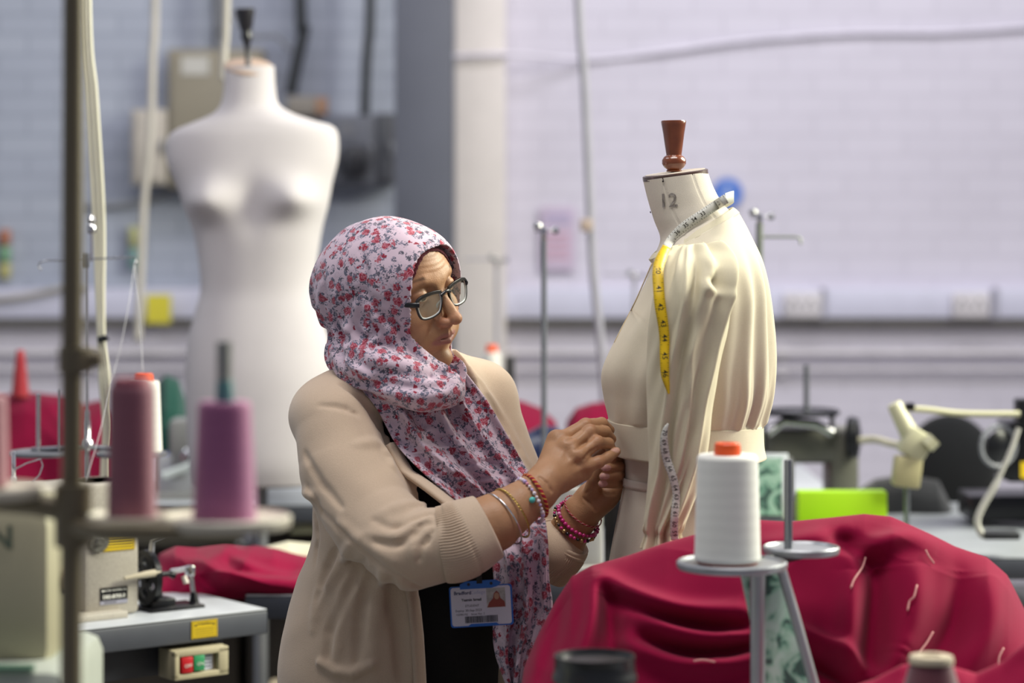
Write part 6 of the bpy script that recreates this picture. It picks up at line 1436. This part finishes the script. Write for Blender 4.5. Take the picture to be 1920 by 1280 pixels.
for pts in ([(1622, 1046), (1616, 1064), (1600, 1088), (1594, 1104)], [(1718, 1098), (1712, 1120), (1704, 1128), (1700, 1146)], [(1734, 1032), (1740, 1044), (1750, 1058)], [(1748, 1186), (1736, 1206), (1722, 1224)], [(1880, 1216), (1872, 1232), (1870, 1248)], [(1300, 1240), (1318, 1238), (1340, 1242)]):
    mb = MB(); mb.tube([ray(fc, x, y)[0]+Vector((0, -.006, .002)) for x, y in spline(pts, 14)], .0012, 6); mb.build('loose_thread', LINT, big, 180)
# machine hidden under the cloth keeps it up
machine('sewing machine under the big crimson cloth', Mloc((.62, 3.22, .78), (1, 0)), GREYM, .16, .40, .10, .10, wheel=False, extra=False)
pile('crimson_cloth', 'smaller lighter crimson cloth behind the maroon bobbin, lower right corner', [(1490, 1400), (1560, 1300), (1640, 1272), (1690, 1246), (1740, 1238), (1790, 1250), (1830, 1262), (1880, 1240), (1930, 1200), (2000, 1190), (2040, 1400)], 2.80, 2.92, 1528, cloth('faded crimson cotton', '8c0f38', 900, .3, .08), 57, .008, 1.3, front=.3, nu=180, ybb=1480)
# thread stand with the big white spool
GD = 3.02
gs = thing('thread_stand', 'grey thread stand with two round trays holding the big white spool', 'thread stand', (xof(1440, GD), GD, .78))
PLT = mat('pale grey tray', '8d9096', .35, .3)
disc(1372, 1058, 104, GD, PLT, gs, 'spool_tray', .005); disc(1502, 1030, 72, GD+.10, PLT, gs, 'spool_tray', .005)
mb = MB(); mb.tube([W(1380, 1066, GD+.02), W(1436, 1052, GD+.05), W(1500, 1038, GD+.14)], .008, 8); mb.build('arm', DARK, gs, 60)
SG = mat('brushed grey post', 'a0a3a6', .35, .5)
mb = MB(); mb.cyl((xof(1421, GD+.03), GD+.03, .78), W(1421, 1050, GD+.03), .0098, n=18); mb.build('post', SG, gs, 60)
mb = MB(); mb.tube([W(1462, 1056, GD+.04), W(1492, 1160, GD+.03), W(1528, 1290, GD+.02), (xof(1566, GD), GD, .78)], .0066, 12); mb.build('stay', SG, gs, 60)
mb = MB(); mb.cyl(W(1478, 1030, GD+.10), W(1478, 862, GD+.10), .0055, n=14); mb.build('spool_pin', GREYP, gs, 60)
mb = MB(); mb.cyl(W(1364, 1060, GD), W(1364, 850, GD), .004, n=10); mb.build('spool_pin', GREYP, gs, 60)
mb = MB(); a, b = W(1385, 1062, GD+.05), W(1468, 1062, GD+.06); c_, d_ = W(1536, 1320, GD+.05), W(1440, 1320, GD+.04)
def strip(u, v): p = a.lerp(b, u).lerp(d_.lerp(c_, u), v); return p+Vector((0, .004*math.sin(u*5+v*6), 0))
mb.grid(strip, 14, 40); o = mb.build('printed_strip', PRN, None, 180); tag(o, 'green leaf-printed fabric strip hanging between the legs of the right thread stand', 'fabric strip'); q = o.modifiers.new('t', 'SOLIDIFY'); q.thickness = .002
spool('big white thread cone with an orange top, in front of the jacket', 1364, 852, 1052, GD, 57, 62, THW, ORANGE, mat('brick red cone base', 'a4452c', .5), 22, .42)
spool('maroon bobbin with a pale top at the lower right corner', 1746, 1240, 1330, 2.7, 40, 62, thr('maroon thread', '5a2330'), mat('pale beige top', 'b6aa92', .5), None, 12, 1.0)
bb_ = [o for o in bpy.data.objects if o.get('label', '').startswith('maroon bobbin')][0]; b0 = W(1746, 1332, 2.7)
mb = MB(); mb.lathe([(.030, b0.z-.010), (.030, b0.z-.006), (.008, b0.z-.006)], (b0.x, b0.y, 0), (0, 0, 1), 30); mb.cyl((b0.x, b0.y, .785), (b0.x, b0.y, b0.z-.006), .008, n=14); mb.lathe([(.034, .781), (.034, .790), (.010, .794)], (b0.x, b0.y, 0), (0, 0, 1), 30); mb.build('stand', GREYP, bb_, 40)
# coffee cup
cu = thing('coffee_cup', 'brown takeaway coffee cup with a black lid at the bottom edge', 'cup', (xof(1115, 2.8), 2.8, .78)); c0 = Vector((xof(1115, 2.8), 2.8, .78)); zt = zof(1228, 2.8)-.78
mb = MB(); mb.lathe([(.030, 0), (.031, .002), (.046, zt-.030), (.047, zt-.026)], c0, (0, 0, 1), 48); mb.build('cup', mat('brown kraft paper', '7a5a44', .6), cu, 40)
mb = MB(); mb.lathe([(.0465, zt-.030), (.0495, zt-.029), (.0495, zt-.023), (.0475, zt-.020), (.0462, zt-.006), (.0470, zt-.004), (.0470, zt), (.0445, zt), (.0425, zt-.005), (1e-4, zt-.005)], c0, (0, 0, 1), 60); mb.build('lid', mat('black plastic lid', '17191b', .3), cu, 40)

# ---------------------------------------------------------------- foreground left
LT_ = Mloc((-1.25, 2.15, .78), (1, 0)); table('foreground table at the left, under the blurred cream machine', LT_, 0, .90, 0, 1.0, name='sewing_table')
BEIGE = mat('olive cream enamel', 'aba68a', .5, var=.03)
fm = thing('sewing_machine', 'blurred olive-cream machine in the lower left foreground corner', 'sewing machine', (xof(20, 2.65), 2.7, .78))
pbox(-260, 948, 98, 1262, 2.65, .16, BEIGE, fm, 'body', .025); pbox(-300, 1254, 122, 1622, 2.6, .26, mat('pale grey green base', 'a7ada2', .5), fm, 'base', .02)
pbox(-300, 1250, 60, 1262, 2.59, .02, mat('green base stripe', '41604f', .5), fm, 'base_stripe', .002)
Mx = Matrix.Translation(W(-6, 1010, 2.648)) @ Matrix.Rotation(PI/2, 4, 'X'); text_obj('printed_text', 'IN', .036, Mx, mat('dark green lettering', '5f6a58', .5), fm, .001, .0003)
mb = MB(); f = None; mb.lathe([(1e-4, 0), (.006, .001), (.010, .008), (.0105, .014), (.007, .022), (1e-4, .026)], W(116, 1106, 2.7), (.1, 0, 1), 24); mb.build('knob', mat('ivory knob tip', 'cfc0a0', .35), fm, 60)
mb = MB(); mb.tube([W(95, 1110, 2.7), W(116, 1106, 2.7)], .004, 8); mb.build('knob_stem', DARK, fm, 60)
pbox(96, 960, 118, 1100, 2.75, .06, mat('grey side panel', '7f828c', .5), fm, 'side_panel', .004)
PD = 2.35
ps = thing('thread_stand', 'olive bronze thread stand pole with spool arms in the left foreground', 'thread stand', (xof(138, PD), PD, .78))
mb = MB(); mb.cyl((xof(131, PD), PD, .78), (xof(143, PD), PD, 2.3), .0105, n=20); mb.build('pole', OLIVE, ps, 60)
mb = MB(); mb.tube([W(120, 676, PD), W(140, 674, PD), W(192, 672, PD)], [.012, .013, .008], 14); mb.lathe([(.0165, -.012), (.0165, .012)], W(141, 674, PD), (0, 0, 1), 20); mb.build('clamp', OLIVE, ps, 40)
mb = MB(); mb.tube([W(-100, 930, PD), W(60, 944, PD), W(140, 960, PD)], .0115, 12); mb.build('spool_arm', OLIVE, ps, 60)
mb = MB(); mb.tube([W(130, 985, PD), W(200, 997, PD-.06), W(300, 999, PD-.07), W(452, 998, PD-.07)], .0095, 12); mb.build('spool_arm', OLIVE, ps, 60)
mb = MB(); mb.lathe([(.018, -.03), (.018, .03)], W(137, 965, PD), (0, 0, 1), 24); mb.build('arm_collar', OLIVE, ps, 40)
CUPC = mat('cream spool plate', 'c9c3b2', .45)
disc(247, 974, 84, PD-.01, CUPC, ps, 'spool_tray', .006); disc(424, 976, 122, PD-.03, CUPC, ps, 'spool_tray', .006); disc(-20, 920, 100, PD, CUPC, ps, 'spool_tray', .006)
mb = MB(); mb.cyl(W(420, 990, PD-.03), W(420, 640, PD-.03), .0075, n=14); mb.build('spool_pin', mat('grey pin', '94958f', .4, .4), ps, 60)
mb = MB(); mb.cyl(W(247, 990, PD-.01), W(247, 800, PD-.01), .005, n=14); mb.build('spool_pin', GREYP, ps, 60)
mb = MB(); mb.lathe([(.004, 0), (.010, .004), (.008, .016), (.004, .018)], W(458, 1022, PD-.04), (0, 0, 1), 16); mb.build('end_cap', CHR, ps, 40)
spool('dusty pink thread spool in the left foreground, right of the olive pole', 247, 722, 978, PD-.01, 43, 46, THP, mat('brick pink cone top', '9a5560', .5), None, 14, .8)
spool('mauve thread spool with a teal top in the left foreground', 421, 752, 982, PD-.03, 50, 60, THM, mat('teal cone top', '4f8080', .5), None, 40, .32)
spool('pink thread spool cut by the left edge of the view', -28, 742, 912, PD, 40, 44, thr('rose thread', 'a8707a'), mat('rose cone top', 'a8707a', .5), None, 12, .5)
